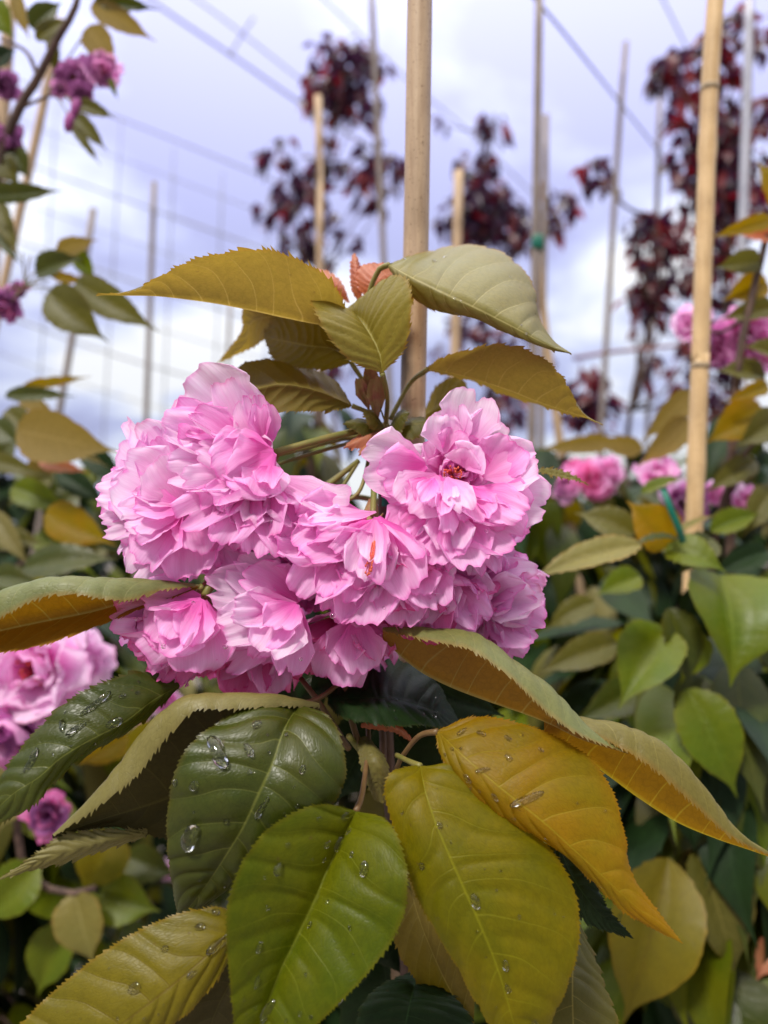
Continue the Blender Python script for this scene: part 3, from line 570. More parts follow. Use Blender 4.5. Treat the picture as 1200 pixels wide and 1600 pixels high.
for k_, sp_ in {
  'wetgreen': [(.36,-.62,9,5,1.3),(.62,-.55,7,6,.2),(.47,-.70,3,3,0),(.30,-.35,5,2.5,1.2),(.43,.12,6,2.4,0),(.30,.42,2.5,2,0),(.52,-.16,2,2,0),(.22,-.5,3,2.6,0),(.4,.5,1.4,1.4,0),(.35,-.2,1.5,1.5,0),(.18,.1,1.6,1.5,0),(.55,.3,1.5,1.5,0),(.5,-.9,2,2,0)],
  'brightgreen': [(.13,-.04,5,4,0),(.06,-.5,3.4,2.6,.6),(.34,-.62,4,3.4,0),(.25,.55,4,3.2,0),(.10,.2,2.2,1.6,0),(.18,-.3,2.4,2,0),(.2,.4,1.6,1.6,0),(.28,-.72,1.8,1.6,0),(.42,.1,1.8,1.4,0),(.55,-.5,3,2,0),(.65,-.4,3.4,2,0),(.72,.12,6,3,0),(.16,-.75,1.6,1.4,0),(.22,-.15,1.4,1.2,0),(.34,.2,1.3,1.3,0)],
  'biglime': [(.20,.05,2.2,2,0),(.42,.06,4,3,0),(.33,-.6,2.4,2,0),(.60,.12,3,2.2,0),(.66,.05,2.4,1.8,.5),(.78,.45,3,2.6,0),(.5,.4,1.2,1.2,0)],
  'goldleaf': [(.16,.62,3,2,0),(.24,.7,2.4,2,0),(.27,.45,2.4,2.2,0),(.38,.10,9,2.6,1.1),(.22,.08,5,1.6,1.0),(.20,-.6,3.4,2,0),(.34,.75,1.8,1.6,0),(.10,.5,3.6,1.6,1.),(.3,-.4,2.4,1.8,0)],
  'bottomleft': [(.12,-.8,2.4,2.4,0),(.18,-.6,3,2.6,0),(.14,.0,7,3,0),(.42,-.3,4,3.4,0),(.3,-.55,2.4,2,0),(.25,.1,3,2,0),(.07,-.4,2.6,2.4,0)],
  'leftwet': [(.36,-.55,9,2.4,.3),(.44,-.3,8,2.4,.2),(.32,-.05,5,3.4,0),(.5,-.6,5,2.4,1.2),(.26,-.5,2,1.6,0),(.66,-.4,7,2.6,.4),(.2,-.4,1.4,1.2,0)],
  'topright': [(.30,-.5,1.6,1.4,0),(.34,-.62,1.4,1.2,0)],
  'darkleaf': [(.40,.4,1.2,1,0),(.7,.6,1.6,1.4,0)],
}.items():
    droplets(*LI[k_], sp_)

# ------------------------------------------------------------------ petals and blossoms
def petal_geo(base, tip, width, nr, cup=.35, ruff=.06, seed=0, nt_=18, ns=17, curl=.25, notch=.10):
    """obovate petal from base to tip, facing nr, curling; returns grid points and uv"""
    rnd = random.Random(seed); base = np.array(tuple(base)); tip = np.array(tuple(tip)); ax = tip - base; Ln = np.linalg.norm(ax); t = ax / Ln
    nr = np.array(tuple(nr)); nr = nr - t * nr.dot(t); nr /= np.linalg.norm(nr) + 1e-9; s = np.cross(t, nr)
    T = np.linspace(0, 1, nt_)[:, None]; S = np.linspace(-1, 1, ns)[None, :]
    prof = np.interp(T, [0, .08, .3, .55, .75, .9, 1.0], [.10, .22, .60, .90, 1.0, .98, .88])
    p1, p2, p3, p4, p5 = [rnd.uniform(0, 6.28) for _ in range(5)]; k1 = rnd.uniform(2.2, 3.6); k2 = rnd.uniform(6, 10)
    # rounded, nicked end
    ln = 1 - .07 * S ** 2 - .30 * np.abs(S) ** 8 + .035 * np.sin(k1 * S + p1) + .016 * np.sin(k2 * S + p2) + .012 * np.sin(17 * S + p5) + .007 * np.sin(31 * S + p3) - notch * rnd.uniform(.3, 1.3) * np.exp(-((S - rnd.uniform(-.25, .25)) / .10) ** 2)
    Tt = T * (1 + (ln - 1) * T ** 1.6)
    X = Tt * Ln
    Wd = width * .5 * prof
    Y = Wd * S * (1 + .05 * np.sin(9 * T + p4 + np.sign(S)) + .025 * np.sin(23 * T + p2 + np.sign(S)))
    z = cup * Wd * (S ** 2) - curl * Ln * (Tt ** 2 - Tt) * -1.0
    rf = ruff * Ln * (T ** 2.0) * (np.sin(k1 * 1.3 * S + p3) * .9 + .7 * np.sin(k2 * .8 * S + p4 + 2.0 * T) * np.abs(S) + .35 * np.sin(k2 * 1.7 * S + p1) * T)
    k3 = rnd.uniform(5, 8.5)
    z = z + .020 * Ln * np.sin(k3 * S + p2 + .8 * np.sin(3 * T)) * np.sin(PI * np.clip(T * .72, 0, 1)) + .013 * Ln * np.sin(2.1 * k3 * S + p4 + 2.2 * T) * T * np.clip(ruff * 22, .3, 1.4)
    z = z + rnd.uniform(-.06, .10) * Ln * np.clip((T - .78) / .22, 0, 1) ** 2 * (1 + .8 * np.sin(k3 * S + p5))
    z = z + rf + ruff * .5 * Ln * np.sin(7 * T + p2) * np.abs(S) ** 2
    P = base + X[..., None] * t + Y[..., None] * s + z[..., None] * nr
    uv = np.stack([np.broadcast_to(T, P.shape[:2]), np.broadcast_to(S * .5 + .5, P.shape[:2])], -1)
    return P, uv
class Pet:
    def __init__(s): s.v = []; s.f = []; s.uv = []; s.m = []; s.n = 0
    def add(s, P, uv, mi=0):
        a, b = P.shape[:2]; idx = np.arange(a * b).reshape(a, b) + s.n
        s.v.append(P.reshape(-1, 3)); s.uv.append(uv.reshape(-1, 2)); q = np.stack([idx[:-1, :-1], idx[1:, :-1], idx[1:, 1:], idx[:-1, 1:]], -1).reshape(-1, 4)
        s.f += q.tolist(); s.m += [mi] * len(q); s.n += a * b
    def build(s, name, mats, parent, origin):
        return obj(name, np.concatenate(s.v), s.f, mats, parent, origin, np.concatenate(s.uv), s.m)
RINGS = [(6, 50, 104, 1.0, 1.05), (7, 38, 84, .98, 1.0), (7, 26, 62, .92, .9), (6, 15, 40, .82, .75), (4, 6, 20, .66, .6)]
def blossom(parent, c, axis, R, seed, mats=('pale', 'mid', 'deep'), rings=RINGS, tint=None, name='blossom', parts=True, hi=True, stamens=False, gap=None, origin=None, squash=1.0):
    """c: base of the petals; axis: where the flower faces; R: petal length"""
    rnd = random.Random(seed); c = np.array(tuple(c)); a = np.array(tuple(axis)); a = a / np.linalg.norm(a)
    h = np.cross(a, [.31, .2, .93]); h /= np.linalg.norm(h); k = np.cross(a, h)
    inner = Pet(); outer = []
    ml = [PM[q] for q in mats]
    for ri, (n, th0, th1, ls, ws) in enumerate(rings):
        for i in range(n):
            ph = 2 * PI * (i + .5 * (ri % 2) + rnd.uniform(-.28, .28)) / n
            th = rad(th1 * .5 + th0 * .5 + rnd.uniform(-13, 13)); Ln = R * ls * rnd.uniform(.80, 1.12)
            rr = h * math.cos(ph) + k * math.sin(ph)
            d = a * math.cos(th) + rr * math.sin(th)
            b = c + rr * R * .035 + a * R * (.02 + .03 * ri)
            nrv = a * math.sin(th) - rr * math.cos(th)      # upper side: towards the axis
            # petals curl: inner ones cup inwards, outer ones bend outwards
            cl_ = rnd.uniform(-.05, .32) + (.10 if ri > 1 else 0.0)
            P, uv = petal_geo(b, b + d * Ln, R * .88 * ws * rnd.uniform(.8, 1.2), nrv, cup=rnd.uniform(.05, .6), ruff=rnd.uniform(.03, .10), seed=rnd.random(), curl=cl_, nt_=18 if hi else 8, ns=17 if hi else 8)
            mi = rnd.choices(range(len(ml)), weights=([.6, .35, .05], [.4, .5, .1], [.2, .65, .15], [.1, .6, .3], [0, .5, .5])[min(ri, 4)] if len(ml) == 3 else None)[0]
            if ri == 0 and parts: outer.append((P, uv, mi))
            else: inner.add(P, uv, mi)
    org = Vector(origin if origin is not None else c)
    o = inner.build(name, ml, parent, org)
    for P, uv, mi in outer:
        q = Pet(); q.add(P, uv, 0); q.build('petal', [ml[mi]], o, Vector(P[0, P.shape[1] // 2]))
    if stamens:
        sm = MB()
        for i in range(26):
            ph = rnd.uniform(0, 6.28); th = rad(rnd.uniform(4, 26)); rr = h * math.cos(ph) + k * math.sin(ph); d = a * math.cos(th) + rr * math.sin(th)
            e = c + d * R * rnd.uniform(.35, .6) + rr * R * .04
            sm.tube([c, c + d * R * .25, e], R * .010, 5, 5); sm.blob(e, (Vector((R * .022, 0, 0)), Vector((0, R * .022, 0)), Vector((0, 0, R * .03))), 6, 4)
        sm.build('stamens', M_STAM, o, Vector(c))
    return o, org
def calyx(bo, c, axis, R, to=None):
    a = Vector(axis).normalized(); c = Vector(c); s = a.orthogonal().normalized()
    mb = MB(); mb.tube([c - a * R * .26, c - a * R * .12, c + a * R * .03], [R * .05, R * .085, R * .11], 10)
    for i in range(5):
        d = Matrix.Rotation(i * 2 * PI / 5, 3, a) @ s
        mb.tube([c + d * R * .07, c + d * R * .20 + a * R * .05, c + d * R * .30 - a * R * .02], [R * .05, R * .035, R * .006], 6, mi=0)
    mb.build('calyx', M_SCALE, bo, c)
    if to is not None:
        p = [c - a * R * .24] + [Vector(q) for q in to]
        MB().tube(p, [.0009, .00075, .00085], 8).build('pedicel', M_STALK, bo, c)

PX = .275 / FPX
# centre px, py, depth, axis(right, up, toward viewer), petal length px, seed, materials
FL = [
 ('uplower',  (415,735,29.2), (-.45,-.85,.30), 128, 11, ('mid','mid','pale'), [(428,712,29),(520,690,31),(600,672,31.5)]),
 ('upper',    (405,712,29.8), (-.85,-.10,.40), 92, 12, ('pale','pale','mid'), None),
 ('left',     (285,770,30.4), (-.85,-.35,.30), 118, 13, ('pale','pale','mid'), None),
 ('leftlow',  (288,795,29.8), (-.25,-.92,.25), 108, 14, ('pale','mid','mid'), [(335,760,30),(450,720,31),(590,680,31.5)]),
 ('centre',   (578,815,29.0), (-.12,-.92,.35), 140, 15, ('mid','mid','pale'), [(584,760,29.5),(585,690,31)]),
 ('centreup', (505,808,29.8), (-.40,-.85,.30), 96, 16, ('mid','mid','mid'), [(560,770,30),(580,700,31)]),
 ('right',    (706,745,29.0), (.10,.10,.98), 74, 17, ('pale','mid','mid'), [(690,770,31),(640,760,32),(600,690,31.5)]),
 ('rightlow', (712,785,29.6), (.30,-.85,.40), 118, 18, ('mid','mid','mid'), None),
 ('low',      (635,880,29.2), (.05,-.80,.55), 112, 19, ('mid','deep','mid'), None),
 ('lowright', (690,900,29.8), (.15,-.88,.40), 98, 20, ('mid','deep','mid'), None),
 ('farright', (735,930,31.2), (.75,-.45,.40), 108, 21, ('pale','mid','mid'), [(700,910,31),(640,800,32),(600,690,31.5)]),
 ('cup',      (314,932,28.2), (-.50,-.86,.10), 122, 22, ('deep','mid','mid'), [(325,905,28),(380,850,30),(560,720,31.5)]),
 ('lowleft',  (450,935,29.4), (-.70,-.60,.40), 98, 23, ('mid','mid','pale'), [(465,880,29.5),(560,720,31.5)]),
 ('lowdeep',  (400,970,30.6), (-.05,-.97,.20), 112, 24, ('deep','deep','mid'), None),  # deep pink petals carry the shadow behind the lower flowers
 ('lowmid',   (540,955,30.4), (-.05,-.94,.30), 100, 25, ('mid','deep','deep'), None),
 ('leftin',   (500,860,30.2), (-.2,-.85,.40), 100, 26, ('mid','mid','mid'), None),
]
CUPR = [(6, 28, 46, 1.0, 1.15), (7, 22, 40, .98, 1.0), (8, 16, 34, .95, .8), (8, 10, 26, .9, .7), (6, 4, 14, .84, .55)]
SKIRT = [(6, 50, 84, 1.0, 1.05), (7, 38, 66, 1.0, 1.0), (7, 26, 50, .96, .9), (6, 14, 36, .88, .8), (4, 6, 20, .75, .6)]
BL = {}
for key, c, ax, Rp, sd_, mt, ped in FL:
    cc = W(*c); R = Rp * c[2] * .01 / FPX; av = V3(ax)
    rg = CUPR if key == 'cup' else (RINGS if key in ('right', 'upper') else SKIRT)
    bo, og = blossom(tree, cc, av, R, sd_, mt, rg, stamens=(key in ('right', 'centre')), parts=False)
    calyx(bo, cc, av, R, [W(*q) for q in ped] if ped else None)
    BL[key] = bo
# the large petals one can follow one by one: flower, base, tip, width (px), depth of base and tip, kind, facing
HP = [
 ('upper', 402,700, 290,597, 124, 28.6,28.0, 'pale', (.25,-.15,1)),
 ('upper', 408,702, 352,590, 66, 28.2,27.9, 'pale', (.4,-.1,1)),
 ('upper', 414,705, 382,622, 58, 27.9,27.6, 'pale', (.6,-.1,1)),
 ('upper', 405,706, 252,674, 62, 27.8,27.2, 'pale', (.1,.5,1)),
 ('upper', 428,706, 342,742, 108, 27.2,26.0, 'mid', (.25,.25,1)),
 ('upper', 424,728, 398,768, 60, 27.0,26.2, 'mid', (.3,.2,1)),
 ('uplower', 385,728, 258,736, 64, 27.6,26.6, 'pale', (-.1,.4,1)),
 ('uplower', 400,742, 284,820, 74, 27.4,26.2, 'mid', (-.2,.3,1)),
 ('uplower', 404,748, 345,846, 72, 27.2,26.0, 'mid', (-.3,.1,1)),
 ('uplower', 410,750, 400,866, 66, 27.4,26.2, 'mid', (.3,.1,1)),
 ('uplower', 420,745, 458,862, 84, 27.6,26.6, 'mid', (.1,.2,1)),
 ('uplower', 425,748, 500,846, 74, 27.9,27.0, 'mid', (.2,.3,1)),
 ('uplower', 420,738, 535,796, 56, 27.6,27.0, 'pale', (.1,.8,.8)),
 ('left', 282,764, 206,674, 100, 28.6,28.4, 'pale', (-.1,.0,1)),
 ('left', 296,752, 252,668, 74, 28.9,28.8, 'pale', (.1,-.1,1)),
 ('left', 288,788, 186,734, 108, 27.7,27.1, 'pale', (-.2,.3,1)),
 ('left', 290,792, 190,812, 66, 27.3,26.7, 'pale', (-.1,.5,1)),
 ('left', 262,770, 152,766, 64, 28.6,28.3, 'pale', (-.4,.2,1)),
 ('left', 266,790, 160,828, 60, 28.6,28.3, 'pale', (-.4,.3,1)),
 ('leftlow', 290,796, 300,906, 82, 27.8,26.9, 'mid', (.2,.1,1)),
 ('leftlow', 286,800, 222,884, 78, 27.4,26.6, 'mid', (-.3,.2,1)),
 ('leftlow', 302,805, 362,898, 66, 28.2,27.6, 'mid', (.1,.1,1)),
 ('leftlow', 276,815, 206,905, 70, 28.2,27.6, 'pale', (-.2,.2,1)),
 ('centre', 572,802, 468,862, 84, 27.2,26.1, 'mid', (-.1,.4,1)),
 ('centre', 588,800, 486,812, 44, 27.0,26.2, 'pale', (.0,.9,.6)),
 ('centre', 566,828, 470,934, 84, 27.2,26.0, 'mid', (-.2,.2,1)),
 ('centre', 586,812, 553,902, 60, 26.6,25.7, 'pale', (.5,.1,1)),
 ('centre', 590,808, 646,924, 80, 27.0,25.9, 'mid', (-.3,.1,1)),
 ('centre', 592,850, 556,980, 88, 27.4,26.2, 'mid', (.0,.1,1)),
 ('centre', 575,850, 516,966, 66, 27.6,26.5, 'mid', (-.2,.1,1)),
 ('centre', 600,812, 690,866, 70, 27.4,26.6, 'mid', (.1,.5,1)),
 ('low', 625,880, 622,978, 84, 27.6,26.6, 'mid', (.1,.1,1)),
 ('low', 650,870, 680,950, 70, 27.2,26.3, 'mid', (.2,.3,1)),
 ('low', 660,890, 664,1006, 84, 28.2,27.4, 'deep', (-.1,.1,1)),
 ('lowright', 690,885, 716,1006, 66, 28.2,27.5, 'mid', (.1,.1,1)),
 ('lowright', 690,900, 756,975, 60, 28.2,27.5, 'mid', (.2,.2,1)),
 ('lowmid', 548,965, 518,1068, 80, 28.6,27.9, 'mid', (.0,.1,1)),
 ('lowmid', 556,962, 566,1052, 66, 28.2,27.5, 'mid', (.1,.2,1)),
 ('lowmid', 566,960, 598,1028, 60, 28.6,28.0, 'deep', (.3,.2,1)),
 ('lowleft', 466,940, 322,922, 76, 27.8,26.8, 'pale', (-.1,.4,1)),
 ('lowleft', 462,945, 343,988, 72, 27.4,26.2, 'pale', (-.2,.3,1)),
 ('lowleft', 468,940, 398,906, 76, 27.9,27.4, 'mid', (.0,.1,1)),
 ('lowleft', 464,944, 418,1026, 80, 27.0,25.9, 'pale', (-.3,.2,1)),
 ('lowleft', 470,950, 446,1056, 58, 27.4,26.4, 'mid', (.3,.1,1)),
 ('lowleft', 455,960, 352,1040, 64, 28.0,27.2, 'mid', (-.2,.3,1)),
 ('lowdeep', 405,990, 372,1092, 76, 29.0,28.6, 'deep', (-.2,.0,1)),
 ('lowdeep', 420,990, 428,1084, 60, 29.0,28.4, 'mid', (.1,.0,1)),
 ('cup', 314,934, 172,964, 78, 27.2,26.5, 'mid', (-.1,.35,1)),
 ('cup', 316,936, 244,1008, 104, 26.9,25.9, 'mid', (-.2,.3,1)),
 ('cup', 318,938, 304,1050, 96, 27.0,26.1, 'mid', (.3,.1,1)),
 ('cup', 300,960, 196,1004, 52, 27.4,26.9, 'deep', (-.2,.3,1)),
 ('cup', 300,970, 222,1040, 52, 27.5,27.0, 'deep', (-.2,.2,1)),
 ('cup', 305,975, 262,1068, 58, 27.6,27.1, 'deep', (-.1,.1,1)),
 ('cup', 322,940, 334,1040, 56, 27.6,27.0, 'deep', (.6,.0,.8)),
 ('right', 684,728, 568,722, 92, 27.6,27.0, 'pale', (.15,-.1,1)),
 ('right', 708,726, 748,612, 84, 28.0,27.8, 'pale', (-.2,-.15,1)),
 ('right', 697,720, 686,648, 62, 27.6,27.4, 'pale', (.4,-.1,1)),
 ('right', 740,752, 842,722, 80, 27.8,27.4, 'pale', (-.2,.4,1)),
 ('right', 752,768, 856,790, 78, 28.0,27.6, 'pale', (-.1,.3,1)),
 ('right', 718,752, 818,806, 66, 27.0,26.4, 'mid', (-.1,.6,.8)),
 ('right', 692,732, 636,796, 84, 27.0,26.2, 'pale', (.2,.2,1)),
 ('right', 692,736, 730,796, 42, 26.6,25.6, 'pale', (-.2,.5,1)),
 ('right', 682,738, 666,790, 40, 26.7,25.8, 'pale', (.3,.3,1)),
 ('right', 696,748, 700,832, 42, 26.6,25.6, 'mid', (.7,.2,.8)),
 ('right', 722,738, 752,700, 60, 27.4,26.8, 'pale', (-.5,.0,1)),
 ('rightlow', 714,772, 806,852, 96, 27.6,26.7, 'mid', (.1,.3,1)),
 ('rightlow', 708,790, 738,888, 78, 27.0,26.0, 'mid', (.2,.2,1)),
 ('rightlow', 700,790, 668,880, 78, 27.1,26.2, 'mid', (-.2,.2,1)),
 ('rightlow', 740,810, 764,900, 52, 28.0,27.4, 'mid', (.3,.1,1)),
 ('rightlow', 670,770, 620,850, 70, 27.6,26.8, 'mid', (-.2,.2,1)),
 ('farright', 730,928, 848,914, 84, 29.4,28.8, 'pale', (-.1,.2,1)),
 ('farright', 728,918, 818,878, 62, 29.8,29.4, 'pale', (-.2,.0,1)),
 ('farright', 736,938, 846,985, 84, 29.4,28.8, 'mid', (-.1,.3,1)),
 ('farright', 728,948, 812,1028, 84, 29.4,28.9, 'mid', (-.1,.2,1)),
 ('farright', 712,925, 770,940, 66, 28.6,28.0, 'pale', (-.1,.5,1)),
 ('farright', 735,960, 770,1020, 60, 29.8,29.2, 'pale', (-.1,.1,1)),
]
rh = random.Random(5); EX = {}
for i, (key, bx, by, tx, ty, wpx, db, dt, mat, nr) in enumerate(HP):
    if key == 'right': bx += (tx - bx) * .16; by += (ty - by) * .16
    P, uv = petal_geo(W(bx, by, db), W(tx, ty, dt), wpx * 1.18 * db * .01 / FPX, V3(nr), cup=rh.uniform(.10, .45) * (.5 if key == 'cup' else 1), curl=rh.uniform(.0, .22), ruff=rh.uniform(.03, .06), seed=100 + i, nt_=26, ns=25, notch=.12)
    q = Pet(); q.add(P, uv); q.build('petal', [PM[mat]], BL[key], W(bx, by, db))
    EX.setdefault(key, Pet())
    for k_ in range(0 if (key, tx) in (('uplower', 535), ('centre', 486)) else 2):              # smaller ones tucked in beside it
        an = rad(rh.choice((-1, 1)) * rh.uniform(10, 34) * (.45 if key == 'cup' else 1)); vx, vy = tx - bx, ty - by; f_ = rh.uniform(.58, .90) if k_ else rh.uniform(.8, 1.0)
        ex, ey = bx + (vx * math.cos(an) - vy * math.sin(an)) * f_, by + (vx * math.sin(an) + vy * math.cos(an)) * f_
        dz = rh.uniform(.25, .8) if k_ == 0 else rh.uniform(-.25, .25)
        P, uv = petal_geo(W(bx, by, db + dz * .6), W(ex, ey, dt + dz), wpx * rh.uniform(.75, 1.1) * db * .01 / FPX, V3((nr[0] + rh.uniform(-.5, .5), nr[1] + rh.uniform(-.3, .6), nr[2])), cup=rh.uniform(.2, .8), curl=rh.uniform(.0, .3), ruff=rh.uniform(.04, .09), seed=900 + i * 3 + k_, nt_=20, ns=19, notch=.12)
        EX[key].add(P, uv, rh.choice((0, 0, 1)))

for key, q in EX.items(): q.build('inner_petals', [PM['mid'], PM['pale']], BL[key], Vector(q.v[0][0]))

sm = MB(); c0 = W(707, 741, 27.9); rs = random.Random(3)
for i in range(24):
    a_ = rs.uniform(0, 6.28); q_ = rs.uniform(.1, 1) ** .5; e_ = W(707 + math.cos(a_) * 15 * q_, 741 + math.sin(a_) * 13 * q_, 27.2 + rs.uniform(-.1, .2))
    sm.tube([c0, (c0 + e_) / 2, e_], .00014, 5, 5); sm.blob(e_, (Vector((.0004, 0, 0)), Vector((0, .0004, 0)), Vector((0, 0, .0005))), 6, 4)
sm.build('stamens', M_STAM, BL['right'], c0)
sm = MB()
for i in range(9):
    e_ = W(577 + rs.uniform(-6, 4), 900 - rs.uniform(0, 26), 25.6); sm.tube([W(588, 816, 26.9), W(582 + rs.uniform(-3, 3), 862, 25.9), e_], .00015, 5, 8); sm.blob(e_, (Vector((.0004, 0, 0)), Vector((0, .0004, 0)), Vector((0, 0, .0005))), 6, 4)
sm.build('stamens', M_STAM, BL['centre'], W(588, 816, 26.9))
for (x, y, d, r_) in ((520,962,25.9,5),(548,846,26.4,3),(256,1010,25.3,4),(470,1030,25.7,3),(352,1010,25.9,4),(302,942,26.2,3),(214,968,26.2,3),(440,980,25.8,2.5),(760,830,26.3,3),(600,950,25.7,3)):
    p_ = W(x, y, d); rr_ = r_ * d * .01 / FPX; MB().blob(p_, (RT * rr_, UP * rr_, FW * rr_ * .7), 12, 8).build('water_droplet', M_WATER, BL['centre'], p_)

# ---- stems of the front sapling
def stem(pts, r, mat, name='twig', seg=10): return MB().tube([W(*p) for p in pts], r, seg, rough=.03).build(name, mat, tree)
base = W(640, 1800, 33); g0 = Vector((base.x + .02, base.y, 0))
MB().tube([g0, g0 * .5 + base * .5, base, W(636, 1500, 33), W(610, 1250, 32.5), W(598, 1000, 32.5), W(600, 800, 32.3), W(602, 665, 31.6)], [.010, .008, .006, .0046, .0042, .0036, .0030, .0026], 12, 60, rough=.04).build('trunk', M_BARK, tree)
stem([(605,665,31.6),(585,668,31.2),(520,682,29.5),(425,708,28.6)], [.0016,.0014,.0014], M_STALK, 'peduncle')
stem([(586,672,31),(585,740,29.8),(583,806,28.4)], [.0012,.0012], M_STALK, 'peduncle')
stem([(606,670,31.4),(606,760,30.2),(640,800,30),(690,790,29)], [.0013,.0012], M_STALK, 'peduncle')
stem([(640,800,33),(570,778,33),(520,778,33.4)], [.0013,.0012], M_STALK, 'peduncle')
stem([(560,1160,29),(548,1120,29),(540,1080,29.5),(535,1030,30)], [.0012,.0011], M_STALKR)
stem([(545,1170,30),(500,1100,29),(470,1060,29.6)], [.0012,.001], M_STALKR)
stem([(320,930,27),(345,890,28),(400,850,29.4),(560,720,31.5)], [.0013,.0011], M_STALK, 'peduncle')
stem([(378,900,28.2),(395,878,28.8),(430,850,29.6)], [.0009,.0009], M_STALK, 'peduncle')
stem([(440,905,28.4),(455,885,29),(490,850,30)], [.0007,.0007], M_STALK, 'peduncle')
stem([(600,1250,32),(575,1190,30),(545,1150,28.6)], [.0014,.0012], M_STALK)
stem([(618,1260,31),(600,1220,31),(598,1150,31),(590,1080,31)], [.0016,.0013], M_BARK)
for (b, t, wd, c) in [((577,640,30.4),(560,592,30.2),24,M_SCALE),((582,640,30.2),(578,570,30.6),26,M_SCALE),((590,655,30.2),(586,590,30.2),30,M_SCALE)]:
    P, uv = petal_geo(W(*b), W(*t), wd * .3 / FPX, V3((0,0,1)), cup=.6, curl=.1, ruff=.02, seed=b[0], notch=.0)
    q = Pet(); q.add(P, uv); q.build('bud_scale', [c], tree, W(*b))
# ring of little leafy bracts where the flower stalks leave the shoot
for i, (b, t, wd, mk) in enumerate([((600,668,30.6),(535,662,29.6),34,'olive'),((600,668,30.4),(565,640,29.6),34,'bronze'),((604,668,30.4),(596,640,29.4),40,'olive'),((608,668,30.4),(640,645,29.6),44,'olive'),((615,668,30.4),(678,664,29.6),44,'olive'),
        ((604,672,30.4),(536,700,29.6),26,'coral'),((600,674,30.4),(560,712,29.6),24,'coral'),((606,670,30.2),(600,700,29.4),26,'olive')]):
    B, T = W(*b), W(*t); n_ = V3((0,.5,.8)); s_ = (T - B).cross(n_).normalized() * wd * .30 / FPX * .5; m_ = (B + T) / 2
    make_leaf('bract', [[B, m_ + s_ - n_ * .001, T], [B, m_ + n_ * .0015, T + n_ * .0002], [B, m_ - s_ - n_ * .001, T]], 1, LM[mk], tree, topint=(0, 1), nu=70, nh=5, teeth=16, tooth=.0012, corr=.0002, nv=5)
# dark red stipule leaves hanging between the lower leaves
for rl in ([[(560,1160,29),(566,1200,28),(585,1250,28)], [(570,1150,29),(588,1190,27.6),(592,1252,28)], [(580,1160,29),(606,1200,28),(598,1255,28)]],
           [[(640,1150,29),(610,1128,28.6),(565,1130,28.4)], [(642,1154,29),(612,1134,28.2),(564,1133,28.4)], [(644,1160,29),(616,1142,28.6),(564,1136,28.4)]]):
    make_leaf('stipule', [rail(r, False) for r in rl], 1, LM['coral' if rl[0][0][0] == 640 else 'brown'], tree, topint=(0, 1), nu=60, nh=5, teeth=12, tooth=.0006)

# ------------------------------------------------------------------ canes, posts and wires
def cane(name, pts, wpx, d, mat, label, cat_, group='canes holding up the young trees', nodes=(), depth2=None):
    """pts in photo px from the top; runs on to the ground"""
    d2 = depth2 or d
    T = [W(x, y, d + (d2 - d) * i / max(1, len(pts) - 1)) for i, (x, y) in enumerate(pts)]
    dirv = (T[-1] - T[-2]).normalized(); e = T[-1] + dirv * ((T[-1].z) / max(.05, -dirv.z))
    r = wpx * .5 * d * .01 / FPX
    root = Vector((e.x, e.y, 0)); P = T + [root]
    o = MB().tube(P, [r * .97, r, r * 1.04, r * 1.06], 20 if wpx > 20 else 10, 160 if wpx > 20 else 30, nodes=nodes).build(name, mat, None, origin=root)
    tag(o, label, cat_, group); return o, P
M_CANE0 = bamboo_mat('stained_cane', (.40, .30, .20), (.54, .42, .30))
o, P = cane('bamboo_cane', [(657,-70),(651,320),(645,640),(636,1150)], 41, 34, M_CANE0, 'thick tan bamboo cane with a sooty stain, standing behind the front blossom', 'bamboo cane')
